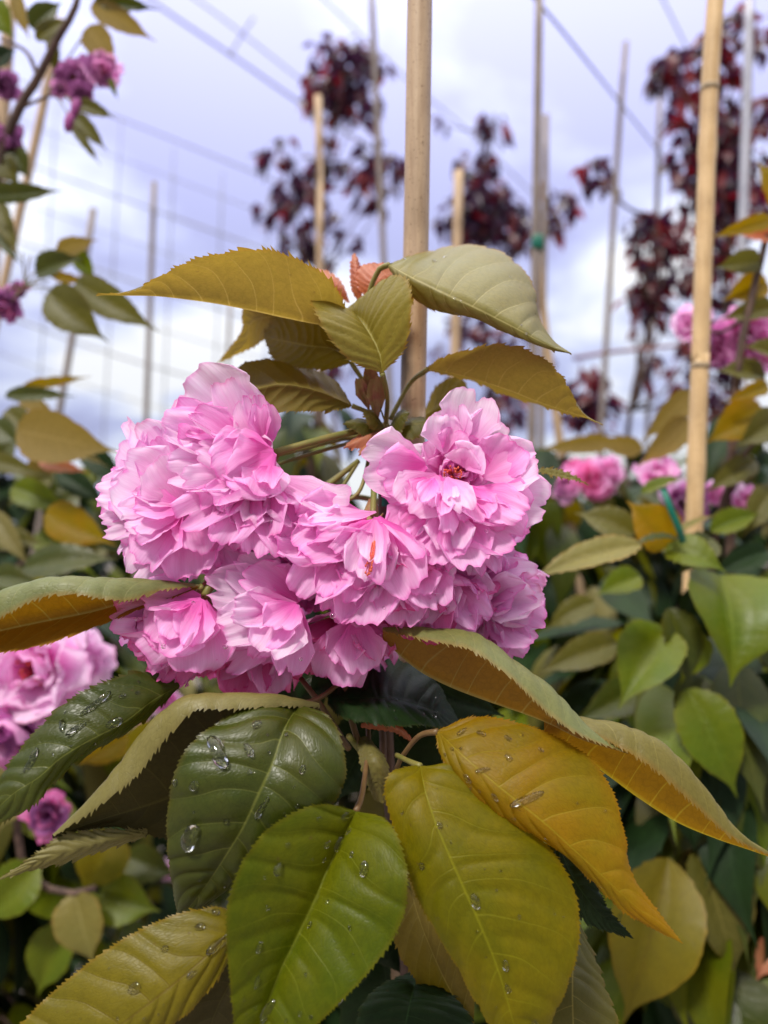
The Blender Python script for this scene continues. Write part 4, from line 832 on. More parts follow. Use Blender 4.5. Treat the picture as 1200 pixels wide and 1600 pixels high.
# the stain is a mark on this cane: place it in the cane's own coordinates
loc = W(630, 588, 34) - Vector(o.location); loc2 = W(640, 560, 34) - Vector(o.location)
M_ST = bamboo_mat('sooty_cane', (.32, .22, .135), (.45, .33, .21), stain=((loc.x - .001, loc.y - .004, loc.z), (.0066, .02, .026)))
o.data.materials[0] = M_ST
o, P = cane('bamboo_cane', [(1123,-60),(1109,140),(1094,560),(1083,850)], 27.5, 54, M_CANEY, 'bright yellow bamboo cane with dark joints, at the right', 'bamboo cane', nodes=(.075, .222))
for (x, y) in ((1109,138),(1094,572)):
    q = W(x, y, 54); u_ = (P[1] - P[2]).normalized(); r_ = 14.6 * .54 / FPX
    MB().tube([q - u_ * .0020, q, q + u_ * .0020], [r_, r_ * 1.05, r_], 20, 5).build('cane_joint', M_RING, o)
for nm, pts, wd, d, mt, lb in [
  ('bamboo_cane', [(717,268),(714,400),(711,560)], 16, 96, M_CANE, 'blunt tan cane rising out of the purple plum behind the front leaves'),
  ('bamboo_cane', [(497,150),(499,300),(500,430)], 12, 118, M_CANE, 'thin yellowish cane topped by the highest plum leaves'),
  ('bamboo_cane', [(843,-40),(838,300),(830,720)], 14, 98, M_CANEG, 'tall dark cane with a green tie and a wire, right of the centre cane'),
  ('bamboo_cane', [(853,180),(850,400),(846,640)], 11, 130, M_CANEG, 'grey cane standing right behind the tall dark cane'),
  ('bamboo_cane', [(838,385),(852,520),(880,730)], 14, 99, M_CANE, 'short pinkish cane leaning right from the green tie'),
  ('bamboo_cane', [(978,66),(966,220),(944,590)], 9.5, 150, M_CANEG, 'leaning grey cane crossed by the dark wire'),
  ('bamboo_cane', [(1031,150),(1024,400),(1010,700)], 8, 185, M_CANEG, 'thin grey cane between the leaning cane and the yellow cane'),
  ('bamboo_cane', [(579,-40),(588,150),(600,420)], 10, 150, M_CANEG, 'tall thin cane just left of the centre cane'),
  ('bamboo_cane', [(241,284),(236,430),(228,668)], 9, 160, M_CANEG, 'lone grey brown cane standing clear against the sky at the left'),
  ('bamboo_cane', [(146,326),(128,440),(102,590)], 11, 130, M_CANEG, 'leaning cane behind the dark green leaves at the left'),
  ('bamboo_cane', [(95,30),(62,190),(0,470)], 14, 100, M_CANE, 'slanting tan cane behind the shaded mauve blossom'),
  ('bamboo_cane', [(18,-40),(8,130),(-10,400)], 20, 80, M_CANE, 'tan cane cut off by the left side above the shaded mauve blossom'),
  ('bamboo_cane', [(360,470),(356,560),(350,700)], 6, 230, M_CANEG, 'short thin cane far behind the top bronze leaf'),
]: cane(nm, pts, wd, d, mt, lb, 'bamboo cane')
o, P = cane('metal_post', [(1172,-40),(1166,200),(1158,420)], 15, 120, M_STEEL, 'smooth grey metal post behind the red plum leaves at the right', 'metal post', group=None)
def wire(name, pts, r, mat, label, cat_='wire', group='wires strung over the nursery rows'):
    o = MB().tube([W(*p) for p in pts], r, 6, 24, cap=True).build(name, mat); tag(o, label, cat_, group); return o
wire('trellis_wire', [(700,-140,80),(838,0,99),(968,160,150),(1028,235,185),(1068,285,240)], .0021, M_WIRE, 'dark wire tied to the tall dark cane and running back to the right')
wire('trellis_wire', [(980,-110,210),(1036,0,230),(1080,88,260),(1120,165,300)], .0030, M_FRAME, 'short pale wire above the red plum at the upper right')
wire('overhead_cable', [(60,-130,600),(238,2,620),(360,85,650),(480,168,680),(600,245,720)], .013, M_FRAME, 'pale double cable running down from the upper left')
wire('overhead_cable', [(150,-110,620),(308,0,640),(378,52,660),(480,132,700),(600,222,760)], .008, M_FRAME, 'fainter pale cable above the double cable')
wire('cable_spacer', [(358,88,650),(378,55,655),(396,28,660)], .011, M_FRAME, 'short pale bar crossing the two overhead cables', 'cable spacer', None)
wire('trellis_wire', [(420,-80,500),(508,0,520),(640,128,560),(740,212,600),(860,330,660)], .006, M_FRAME, 'faint wire passing behind the centre cane')
# far net frame on the left
fr_ = empty('net_frame', W(200, 900, 700), 'faint pale frame of thin posts and sloping rails in front of the clouds', 'net frame')
fr_.location.z = 0; WL[fr_.name] = Vector(fr_.location)
for (x0, y0, x1, y1) in ((90,140,62,600),(190,186,164,640),(272,232,254,680),(348,268,332,700),(420,300,412,720)):
    a, b = W(x0, y0, 700), W(x1, y1, 700); dv_ = (b - a).normalized(); e = b + dv_ * (b.z / -dv_.z)
    MB().tube([a, b, e], .0060, 6, 12).build('post', M_FRAME, fr_)
for k_ in range(8):
    y0 = 105 + 62 * k_
    MB().tube([W(-60, y0 - 10, 702), W(190, y0 + 81, 702), W(460, y0 + 190 - k_ * 6, 702)], .0050 if k_ % 2 else .009, 6, 12).build('rail', M_FRAME, fr_)
# green ties
def tie(pts, r, label, w_=.004):
    mb = MB(); 
    P = resample([W(*p) for p in pts], 16); n = len(P); b = 0
    for i in range(n):
        t = nrm(np.gradient(P, axis=0))[i]; s = np.cross(t, np.array(tuple(FW))); s /= np.linalg.norm(s); f = np.array(tuple(FW))
        for (u_, v_) in ((-1,-.15),(1,-.15),(1,.15),(-1,.15)): mb.v.append(P[i] + s * u_ * w_ * .5 + f * v_ * w_ * .5); mb.uv.append((0,0))
    for i in range(n - 1):
        for k in range(4): mb.f.append((i*4+k, i*4+(k+1)%4, i*4+4+(k+1)%4, i*4+4+k)); mb.m.append(0)
    for i in (0, n-1): mb.f.append([i*4+k for k in range(4)]); mb.m.append(0)
    o = mb.build('plant_tie', M_GREENTAPE); tag(o, label, 'plant tie', 'green ties binding trees to canes'); return o
tie([(1036,762,48.5),(1046,790,48),(1060,824,48),(1068,848,48.5)], 0, 'green plastic tie slung from the bright yellow cane', .0042)
tie([(604,744,30.9),(607,764,30.6),(606,792,30.9)], 0, 'dark green tie on the centre cane among the front blossom', .0050)
def ringtie(x, y, d, r, h, label):
    c_ = W(x, y, d); o = MB().tube([c_ - Vector((0,0,h/2)), c_, c_ + Vector((0,0,h/2))], [r, r*1.1, r], 14, 5).build('plant_tie', M_GREENTAPE); tag(o, label, 'plant tie', 'green ties binding trees to canes')
ringtie(840, 380, 98, .0078, .018, 'small green tie round the tall dark cane')
#MORE
# ------------------------------------------------------------------ blurred neighbours: leaves placed one by one
def qleaf(tr, b, t, wpx, mat, nr=(0, .25, 1), fold=.18, bend=.08, nu=44, nh=3, teeth=22, tooth=.0012, name='leaf', pet=None):
    B, T = W(*b), W(*t); d = (b[2] + t[2]) * .005; ax = T - B; Ln = ax.length
    n = V3(nr); n = (n - ax * (n.dot(ax) / Ln ** 2)).normalized(); s = ax.cross(n).normalized()
    wd = wpx * d / FPX * .5
    prof = [(0, .0), (.05, .42), (.16, .82), (.33, 1.0), (.50, .94), (.66, .66), (.79, .30), (.88, .10), (1, .0)]
    m_, l_, r_ = [], [], []
    for u, p in prof:
        c = B + ax * u + n * (bend * Ln * 4 * u * (1 - u) * .5) - n * (bend * Ln * .6 * u ** 3) * .5
        m_.append(c); l_.append(c - s * wd * p + n * fold * wd * p); r_.append(c + s * wd * p + n * fold * wd * p)
    return make_leaf(name, [l_, m_, r_], 1, LM[mat], tr, topint=(None, 1 if mat not in ('bronze',) else -1), nu=nu, nh=nh, teeth=teeth, tooth=tooth, corr=.0007, nv=9, bulge=.12)[0]

# a leaf to copy: length 1 along x, upper side z
def proto(kind, droop, fold, seed, nu=13, nh=2, asp=.42):
    rnd = random.Random(seed); prof = [(0, .0), (.07, .5), (.20, .88), (.36, 1.0), (.54, .88), (.70, .54), (.82, .20), (.91, .06), (1, .0)]
    m_, l_, r_ = [], [], []
    for u, p in prof:
        x = u; z = droop * (.35 * u - u * u); y = .04 * math.sin(4 * u + seed)
        c = Vector((x, y, z)); h = asp * .5
        l_.append(c + Vector((0, -h * p, fold * h * p))); r_.append(c + Vector((0, h * p, fold * h * p * rnd.uniform(.6, 1.3)))); m_.append(c)
    R = [resample(q, nu) for q in (l_, m_, r_)]
    v, uv, f = [], [], []
    cols = [(-1, 0, 1.), (-.5, 0, .5), (0, 1, 1.), (.5, 2, .5), (1, 2, 1.)]
    for i in range(nu):
        for vv, ri, k in cols:
            p = R[1][i] * (1 - k) + R[ri][i] * k if ri != 1 else R[1][i]
            if abs(vv) == .5: p = p + np.array([0, 0, .03 * np.linalg.norm(R[0][i] - R[2][i])])
            v.append(p); uv.append((i / (nu - 1), vv * .5 + .5))
    nc = 5
    for i in range(nu - 1):
        for j in range(nc - 1): f.append((i * nc + j, (i + 1) * nc + j, (i + 1) * nc + j + 1, i * nc + j + 1))
    return np.array(v), np.array(uv), f
PROT = [proto('c', .25, .25, 1), proto('c', .55, .35, 2), proto('c', .12, .12, 3), proto('c', .8, .2, 4)]
PROTP = [proto('p', .3, .3, 5, 7, asp=.5), proto('p', .7, .2, 6, 7, asp=.55), proto('p', .1, .5, 7, 7, asp=.45)]
MESHC = {}
def mesh_for(pi, mat):
    if (pi, mat) not in MESHC:
        v, uv, f = PROT[pi]; me = bpy.data.meshes.new('leaf'); me.from_pydata(v.tolist(), [], f); me.materials.append(LM[mat])
        me.polygons.foreach_set('use_smooth', [True] * len(f)); lay = me.uv_layers.new(name='UVMap')
        li = np.empty(len(me.loops), dtype=np.int32); me.loops.foreach_get('vertex_index', li); lay.data.foreach_set('uv', uv[li].astype(np.float32).ravel()); me.update(); MESHC[(pi, mat)] = me
    return MESHC[(pi, mat)]
def frame(base, d, up=Vector((0, 0, 1)), roll=0.0):
    x = Vector(d).normalized(); y = up.cross(x)
    if y.length < .05: y = Vector((1, 0, 0))
    y.normalize(); z = x.cross(y); q = Matrix.Rotation(roll, 3, x); y = q @ y; z = q @ z
    return Matrix(((x.x, y.x, z.x), (x.y, y.y, z.y), (x.z, y.z, z.z)))
def leaf_at(tr, p, d, ln, mat, roll=0.0):
    me = mesh_for(random.randrange(4), mat); o = bpy.data.objects.new('leaf', me); COL.objects.link(o); o.parent = tr
    M = frame(p, d, roll=roll); o.location = Vector(p) - wl(tr); o.rotation_euler = M.to_euler(); o.scale = (ln, ln * random.uniform(.85, 1.15), ln); return o
class Fol:
    def __init__(s): s.v = []; s.f = []; s.uv = []; s.m = []; s.n = 0
    def add(s, P, p, d, ln, mi, roll=0.0):
        v, uv, f = P; M = np.array(frame(p, d, roll=roll)); s.v.append((v * ln) @ M.T + np.array(tuple(p))); s.uv.append(uv)
        s.f += [tuple(a + s.n for a in q) for q in f]; s.m += [mi] * len(f); s.n += len(v)
    def build(s, name, mats, parent, origin): return obj(name, np.concatenate(s.v), s.f, [LM[q] for q in mats], parent, origin, np.concatenate(s.uv), s.m)
def rdir(down, spread=1.0, face=None):
    a = random.uniform(0, 2 * PI); return Vector((math.cos(a) * spread, math.sin(a) * spread, -down + random.uniform(-.35, .35)))
def sapling(root, top, rad_, nparts, nstuff, mats, wts, label, zlo=.25, ln=(.075, .115), group='young cherry trees in the nursery row', trunk_r=.007, spots=()):
    """root: place on the ground, top: height of the highest leaves"""
    tr = empty('cherry_sapling', Vector((root[0], root[1], 0)), label, 'cherry tree', group)
    lean = Vector((random.uniform(-.03, .03), random.uniform(-.02, .02), 0))
    ax = lambda z: Vector((root[0], root[1], z)) + lean * (z / max(top, .1))
    MB().tube([ax(0), ax(top * .4), ax(top * .8), ax(top - .06)], [trunk_r, trunk_r * .8, trunk_r * .55, trunk_r * .3], 8, 24, rough=.05).build('trunk', M_BARK, tr)
    fo = Fol(); tw = MB(); nt_ = 0
    for i in range(nparts + nstuff):
        z = zlo + (top - zlo) * random.random() ** .85; rr = rad_ * (1.0 - .35 * abs((z - zlo) / (top - zlo) - .5)); a = random.uniform(0, 2 * PI); q = rr * random.uniform(.12, .85)
        d0 = Vector((math.cos(a), math.sin(a), 0)); p = ax(z) + d0 * q
        d = (d0 * random.uniform(.3, 1.1) + Vector((0, 0, -random.uniform(.1, 1.5)))).normalized()
        l_ = random.uniform(*ln); mt = random.choices(mats, wts if i < nparts else [w_ * (3 if m_ == 'dark' else 1) for w_, m_ in zip(wts, mats)])[0]; rl = random.uniform(-.5, .5)  # fill leans to dark leaves, depth shade put into their colour
        if i < nparts: leaf_at(tr, p, d, l_, mt, rl)
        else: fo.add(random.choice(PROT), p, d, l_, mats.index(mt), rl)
        if i % 4 == 0: tw.tube([ax(z - .02), (ax(z) + p) / 2 + Vector((0, 0, .012)), p], [.0016, .0012, .0008], 5, 5)
    o = tw.build('twigs', M_BARK, tr); o['kind'] = 'stuff'
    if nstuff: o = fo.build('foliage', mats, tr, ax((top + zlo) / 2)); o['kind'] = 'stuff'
    return tr
_bp = {}
def far_blossom(tr, x, y, d, rpx, axis=(0, -.3, 1), mats=('mid', 'pale', 'deep'), seed=0, st=False):
    R = rpx * d * .01 / FPX
    o, og = blossom(tr, W(x, y, d) - V3(axis).normalized() * R * .35, V3(axis), R, 500 + seed, mats, [(7, 50, 96, 1, 1), (8, 34, 74, .95, .9), (7, 18, 46, .85, .8), (6, 6, 24, .7, .7)], parts=False, hi=False, stamens=st)
    return o

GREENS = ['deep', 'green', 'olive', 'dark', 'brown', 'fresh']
# right hand neighbour
c_ = W(1120, 900, 62)
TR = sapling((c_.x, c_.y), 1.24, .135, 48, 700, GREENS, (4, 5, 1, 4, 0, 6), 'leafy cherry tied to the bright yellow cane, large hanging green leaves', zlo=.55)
for a in [
 ((1002,851,46),(820,906,45),50,'khaki',(.1,.6,.8)), ((1045,852,50),(980,782,50),74,'gold',(0,-.1,1)), ((992,835,52),(898,800,53),52,'olive',(0,.2,1)),
 ((1062,846,49),(983,852,48),18,'deep',(0,.8,.5)), ((1050,836,50),(1118,803,50),12,'khaki',(0,.6,.6)), ((1036,858,50),(1138,893,48),62,'green',(-.1,.5,.9)),
 ((1125,898,52),(1146,1072,48),178,'green',(-.05,.5,.9)), ((1040,982,51),(966,1108,48),98,'green',(-.1,.4,1)), ((1020,1070,56),(895,1130,54),62,'deep',(0,.4,1)),
 ((1072,1076,50),(1154,1248,48),92,'lime',(-.1,.3,1)), ((1186,1170,56),(1100,1268,55),76,'dark',(0,.3,1)), ((1150,1205,52),(1232,1405,50),112,'deep',(0,.3,1)),
 ((1085,1326,51),(1152,1536,49),104,'olive',(.15,.25,1)), ((1045,1340,50),(974,1606,48),134,'oliv2',(-.1,.25,1)), ((1130,1505,52),(1118,1680,50),185,'deep',(0,.3,1)),
 ((985,1305,54),(1044,1345,53),46,'dark',(0,.4,1)), ((1205,1462,52),(1182,1535,51),34,'coral',(0,.3,1)), ((1185,965,54),(1216,1075,53),66,'deep',(0,.3,1)),
 ((965,1004,58),(838,1052,57),52,'olive',(0,.4,1)), ((930,940,60),(850,985,60),40,'olive',(0,.4,1)), ((1200,860,56),(1110,900,56),44,'dark',(0,.4,1)),
 ((1222,335,56),(1184,250,56),42,'gold',(.1,-.2,1)), ((1205,344,56),(1108,372,55),26,'gold',(0,-.4,1)), ((1215,372,57),(1140,360,57),22,'coral',(0,-.4,1)),
 ((1190,408,57),(1116,418,57),38,'olive',(0,-.2,1)), ((1198,440,58),(1128,470,58),44,'gold',(0,-.2,1)), ((1210,480,58),(1122,500,58),34,'olive',(0,-.2,1)),
 ((1196,590,58),(1116,578,58),42,'olive',(0,.2,1)), ((1200,602,56),(1130,628,55),24,'gold',(0,-.2,1)), ((1190,636,57),(1100,694,56),64,'gold',(0,-.1,1)),
 ((1215,655,56),(1148,700,55),54,'olive',(0,.1,1)), ((1080,612,60),(1002,690,59),40,'bronze',(0,-.2,1)), ((1076,655,59),(996,730,58),42,'bronze',(0,-.2,1)),
 ((1002,771,55),(1072,745,54),22,'lime',(0,.5,.8)), ((962,690,70),(838,702,70),26,'bronze',(0,-.3,1)), ((1004,702,68),(925,690,68),30,'bronze',(0,-.3,1)),
 ((1180,720,58),(1100,770,57),40,'olive',(0,.3,1)), ((1210,760,57),(1160,840,56),46,'olive',(0,.3,1)), ((1110,830,56),(1190,800,56),40,'lime',(0,.4,1)),
 ((1220,560,57),(1160,540,57),36,'olive',(0,.3,1)), ((1225,900,56),(1190,960,56),60,'green',(0,.3,1)), ((1210,1050,54),(1180,1130,54),60,'dark',(0,.3,1)),
 ((1000,900,58),(930,930,57),44,'green',(0,.5,1)), ((1058,1215,51),(1088,1335,50),64,'dark',(0,.3,1)), ((1090,1250,52),(1050,1345,51),60,'deep',(0,.3,1)), ((1040,1110,52),(1068,1215,51),60,'dark',(0,.3,1)), ((1100,1060,52),(1050,1130,51),60,'deep',(0,.3,1)), ((1045,950,51),(1078,1075,50),66,'deep',(0,.3,1)), ((1090,985,51),(1064,1070,50.5),50,'green',(0,.3,1)), ((1020,1560,52),(1050,1660,51),70,'dark',(0,.3,1)), ((1050,1490,53),(1040,1600,52),70,'dark',(0,.3,1)), ((1100,930,52),(1060,990,51),60,'dark',(0,.3,1)), ((1110,840,52),(1060,900,51),50,'deep',(0,.3,1)), ((905,1010,62),(860,1060,62),40,'dark',(0,.5,1)),
]:
    b, t, wd, mt, nr = a; qleaf(TR, b, t, wd, {'green': 'fresh', 'lime': 'fresh'}.get(mt, mt), (nr[0] + random.uniform(-.2, .2), nr[1] + .25, nr[2]), fold=random.uniform(.3, .6), bend=random.uniform(.06, .2))
for i, a in enumerate([(1165,520,60,50,(.0,-.1,1),('mid','mid','pale')), (1118,545,61,42,(-.4,-.5,1),('mauve','mid','mid')), (1080,505,62,36,(-.5,.1,1),('pale','mid','pale')), (1190,548,60,40,(.3,-.6,1),('mid','mid','deep')),
      (1026,738,58,36,(-.2,.6,1),('pale','mid','pale')), (1068,785,60,42,(-.2,-.2,1),('mid','mauve','pale')), (1168,782,58,30,(.3,.3,1),('pale','mid','mid')), (1118,770,61,24,(0,0,1),('pale','mid','mid'))]):
    x, y, d, r_, ax_, mt = a; far_blossom(TR, x, y, d, r_, ax_, mt, seed=i)
MB().tube([W(1140,900,60), W(1150,600,58), W(1195,380,57), W(1225,250,57)], [.004,.0035,.0028,.002], 8, 30).build('branch', M_BARK, TR)
MB().tube([W(1110,900,61), W(1125,800,59), W(1150,730,58), W(1180,690,57)], [.003,.0025,.002,.0015], 8, 20).build('branch', M_BARK, TR)
MB().tube([W(1160,500,58), W(1120,520,60), W(1085,500,61)], [.0018,.0014,.001], 6, 10).build('branch', M_BARK, TR)

# left hand neighbour, tall enough to hang into the upper left corner
c_ = W(-40, 900, 74)
TLf = sapling((c_.x, c_.y), 1.28, .15, 40, 460, GREENS, (4, 4, 2, 5, 1, 3), 'tall cherry at the left side with pink blossom, part of it shaded mauve', zlo=.50)
for a in [
 ((48,44,64),(98,2,64),38,'deep',(0,-.2,1)), ((56,62,64),(108,28,64),26,'olive',(0,-.2,1)), ((-14,5,64),(22,62,64),44,'green',(0,-.2,1)), ((24,-10,64),(46,62,64),22,'bronze',(0,-.2,1)),
 ((-8,100,66),(26,76,66),36,'dark',(0,0,1)), ((148,0,62),(248,15,62),24,'deep',(0,-.4,1)), ((142,8,62),(243,64,62),34,'bronze',(0,-.2,1)), ((136,42,62),(183,106,62),44,'bronze',(0,-.1,1)),
 ((84,52,64),(91,128,64),20,'olive',(0,-.1,1)), ((118,160,62),(182,185,62),22,'olive',(0,-.1,1)), ((116,178,62),(168,236,62),24,'olive',(0,-.1,1)), ((112,192,62),(157,258,62),13,'olive',(0,-.1,1)),
 ((172,122,62),(184,156,62),9,'green',(0,0,1)), ((20,232,66),(46,280,66),36,'deep',(0,0,1)), ((2,250,66),(32,292,66),34,'olive',(0,0,1)), ((-24,304,62),(98,298,61),30,'deep',(0,-.3,1)),
 ((-4,312,64),(30,402,63),28,'olive',(0,-.1,1)), ((-6,365,64),(34,414,63),14,'deep',(0,-.1,1)),
 ((56,426,62),(130,402,61),42,'deep',(0,.1,1)), ((88,394,62),(153,374,61),28,'bronze',(0,-.2,1)), ((118,392,62),(150,440,62),28,'green',(0,0,1)), ((80,430,61),(140,442,61),15,'gold',(0,-.1,1)),
 ((76,456,60),(168,534,59),66,'olive',(0,-.1,1)), ((118,440,60),(248,518,58),52,'olive',(0,-.1,1)),
 ((8,618,62),(118,619,61),24,'deep',(0,.2,1)), ((36,604,62),(142,588,61),16,'gold',(0,-.2,1)), ((26,672,58),(186,706,56),80,'bronze',(0,.0,1)), ((98,707,58),(170,728,57),16,'khaki',(0,.7,.7)),
 ((62,722,60),(138,738,59),22,'coral',(0,.2,1)), ((90,735,62),(170,788,61),36,'dark',(0,.2,1)), ((72,800,60),(180,852,58),60,'gold',(0,.1,1)), ((36,888,58),(182,872,57),58,'deep',(0,.6,.9)),
 ((-10,798,62),(46,886,61),32,'brown',(0,.2,1)), ((-20,716,62),(66,742,61),30,'olive',(0,.2,1)), ((-10,660,62),(34,700,61),40,'deep',(0,.2,1)), ((-14,900,60),(70,915,59),40,'deep',(0,.6,1)),
 ((200,1150,58),(120,1196,57),46,'gold',(0,.2,1)), ((245,1130,60),(180,1190,59),36,'lime',(0,.2,1)), ((42,1188,58),(-6,1305,57),80,'brown',(0,.1,1)),
 ((182,1300,60),(128,1402,58),84,'lime',(0,.2,1)), ((196,1338,64),(280,1368,63),54,'deep',(0,.4,1)), ((118,1392,58),(146,1508,57),78,'khaki',(0,.1,1)), ((156,1392,60),(250,1424,59),74,'green',(0,.4,1)),
 ((100,1440,60),(58,1558,59),70,'green',(0,.2,1)), ((62,1350,58),(-28,1444,57),76,'green',(0,.3,1)), ((110,1340,62),(130,1380,62),36,'dark',(0,.1,1)),
 ((10,640,66),(70,700,65),44,'olive',(0,.2,1)), ((120,770,66),(60,830,65),50,'deep',(0,.3,1)), ((20,760,66),(110,800,65),46,'green',(0,.3,1)), ((150,800,64),(205,880,63),50,'deep',(0,.2,1)), ((-10,840,64),(70,850,63),40,'olive',(0,.4,1)),
 ((60,830,66),(150,900,65),56,'green',(0,.4,1)), ((100,700,68),(30,760,67),44,'bronze',(0,.1,1)), ((130,700,68),(200,760,67),40,'dark',(0,.2,1)), ((20,690,67),(-20,760,66),40,'deep',(0,.2,1)), ((80,745,67),(10,790,66),40,'olive',(0,.3,1)), ((170,840,68),(110,890,67),44,'olive',(0,.3,1)), ((30,620,68),(90,650,67),26,'bronze',(0,.1,1)), ((150,735,69),(100,790,68),40,'green',(0,.3,1)),
]:
    b, t, wd, mt, nr = a; qleaf(TLf, b, t, wd, {'green': 'fresh'}.get(mt, mt), nr, fold=random.uniform(.2, .5), bend=random.uniform(.04, .12))
for i, a in enumerate([(118,124,63,34,(.0,-.5,1),('mauve','mauve','mid')), (160,110,62,30,(.2,-.3,1),('mauve','mid','mauve')), (126,146,62,20,(0,-.8,1),('mauve','mauve','mauve')), (93,138,63,18,(-.4,-.4,1),('mid','mauve','mauve')),
      (12,222,66,30,(0,-.4,1),('mauve','mauve','mauve')), (10,135,67,26,(0,-.4,1),('mauve','mauve','mauve')), (8,476,63,32,(-.2,-.7,.8),('mauve','mauve','deep')), (28,452,63,18,(.3,.3,1),('mauve','mid','mauve')),
      (55,1045,50,108,(-.1,.05,1),('pale','pale','mid')), (118,1035,53,66,(.6,.1,1),('pale','pale','mid')), (15,1150,50,84,(.1,-.6,1),('mid','mauve','mid')), (76,1272,54,42,(.2,.1,1),('deep','mauve','mid')),
      (255,1095,70,32,(.1,-.2,1),('pale','mid','mid')), (215,1112,70,26,(0,-.2,1),('pale','mid','mid')), (262,1360,95,20,(0,-.2,1),('pale','pale','mid'))]):
    x, y, d, r_, ax_, mt = a; far_blossom(TLf, x, y, d, r_, ax_, mt, seed=20 + i, st=(i in (0, 1, 8)))
for (x, y, d, a_) in ((120,168,62,.0),(110,190,62,.5)):
    c0 = W(x, y, d); MB().blob(c0, (Vector((.005,0,0)), Vector((0,.005,0)), Vector((.002,0,.009))), 8, 6).build('bud', plain('bud_petal', (.20,.03,.16), (.28,.05,.2)), TLf, c0)
BR = [([(-30,420,66),(0,250,66),(30,170,65),(60,120,64),(90,60,63),(118,10,62),(130,-60,62)], [.006,.004,.0022]),
      ([(30,170,65),(75,150,64),(100,145,63)], [.0016,.001]), ([(-30,440,65),(5,470,64),(38,450,63)], [.004,.0018]), ([(0,250,66),(-10,150,66),(0,80,66)], [.004,.002]),
      ([(60,120,64),(40,80,64),(0,60,65)], [.002,.001]), ([(-40,700,66),(0,1000,60),(20,1200,58),(40,1360,58),(110,1395,58),(150,1388,58)], [.005,.0035,.0025])]
for pts, r_ in BR: MB().tube([W(*p) for p in pts], r_, 8, 24, rough=.06).build('branch', M_BARK, TLf)
for (x, y) in ((60,420),(75,440),(90,455),(48,400),(35,395),(85,425),(20,470),(10,455)): MB().tube([W(38,450,63), W((38+x)/2, (450+y)/2-4, 62.5), W(x, y, 62)], .0007, 5, 6).build('flower_stalk', M_STALK, TLf)
for (x, y) in ((118,120),(158,102),(95,136),(120,166),(110,188),(135,50)): MB().tube([W(80,142,64), W((80+x)/2, (142+y)/2-6, 63), W(x, y, 62.6)], .0008, 5, 6).build('flower_stalk', M_STALK, TLf)

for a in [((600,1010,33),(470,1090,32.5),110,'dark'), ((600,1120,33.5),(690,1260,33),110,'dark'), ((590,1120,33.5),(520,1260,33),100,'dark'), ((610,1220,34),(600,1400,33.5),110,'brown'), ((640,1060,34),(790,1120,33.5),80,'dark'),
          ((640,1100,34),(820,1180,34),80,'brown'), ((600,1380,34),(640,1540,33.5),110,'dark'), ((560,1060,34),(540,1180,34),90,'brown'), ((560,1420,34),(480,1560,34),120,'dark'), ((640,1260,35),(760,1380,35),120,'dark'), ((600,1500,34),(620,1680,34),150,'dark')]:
    qleaf(tree, a[0], a[1], a[2], a[3], (0,.3,1), fold=.25, bend=.1)  # inner leaves added, their dark colour standing in for shaded gaps
# small sharp leaf behind the right blossom belongs to the front tree
qleaf(tree, (838,736,31), (924,758,31), 17, 'khaki', (0,.7,.7), nu=90, nh=4, teeth=24)

# rows further back
def back(px, d, ytop, rad_, npart, nst, label, seed, mats=GREENS, wts=(4, 2, 2, 6, 1, 1), zlo=.35, fl=0):  # weights favour dark leaves, painting the shade inside the rows
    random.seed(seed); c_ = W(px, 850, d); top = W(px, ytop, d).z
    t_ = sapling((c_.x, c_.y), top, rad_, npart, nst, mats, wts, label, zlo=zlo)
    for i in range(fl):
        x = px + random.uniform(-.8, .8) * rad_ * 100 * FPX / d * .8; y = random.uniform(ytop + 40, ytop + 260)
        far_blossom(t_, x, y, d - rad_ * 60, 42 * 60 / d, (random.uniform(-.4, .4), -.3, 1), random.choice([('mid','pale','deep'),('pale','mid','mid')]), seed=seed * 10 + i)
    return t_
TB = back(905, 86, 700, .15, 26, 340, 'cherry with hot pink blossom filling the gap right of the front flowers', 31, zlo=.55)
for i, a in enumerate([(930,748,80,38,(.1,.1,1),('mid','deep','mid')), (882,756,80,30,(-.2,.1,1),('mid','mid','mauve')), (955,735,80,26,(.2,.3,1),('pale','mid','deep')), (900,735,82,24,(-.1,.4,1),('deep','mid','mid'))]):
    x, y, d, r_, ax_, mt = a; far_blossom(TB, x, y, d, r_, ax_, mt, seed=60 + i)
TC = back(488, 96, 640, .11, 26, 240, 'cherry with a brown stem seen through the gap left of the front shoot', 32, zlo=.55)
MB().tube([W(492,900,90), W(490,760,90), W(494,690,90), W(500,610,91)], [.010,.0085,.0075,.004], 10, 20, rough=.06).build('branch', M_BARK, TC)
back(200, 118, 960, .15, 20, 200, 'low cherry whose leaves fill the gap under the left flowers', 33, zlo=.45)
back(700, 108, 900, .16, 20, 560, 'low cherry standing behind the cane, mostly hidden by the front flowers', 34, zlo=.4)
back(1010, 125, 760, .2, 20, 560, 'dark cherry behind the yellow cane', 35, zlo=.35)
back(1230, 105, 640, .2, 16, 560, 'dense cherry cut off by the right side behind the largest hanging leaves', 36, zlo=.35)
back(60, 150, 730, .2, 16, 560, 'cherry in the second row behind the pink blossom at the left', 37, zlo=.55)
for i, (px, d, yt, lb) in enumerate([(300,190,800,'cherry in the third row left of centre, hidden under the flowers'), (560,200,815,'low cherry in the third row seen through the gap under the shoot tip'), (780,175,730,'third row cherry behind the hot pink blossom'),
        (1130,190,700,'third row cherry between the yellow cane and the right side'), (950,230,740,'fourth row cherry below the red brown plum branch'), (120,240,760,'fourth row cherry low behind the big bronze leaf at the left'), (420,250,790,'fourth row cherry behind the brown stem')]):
    back(px, d, yt, .26, 0, 520, lb, 50 + i, zlo=.3, fl=2)

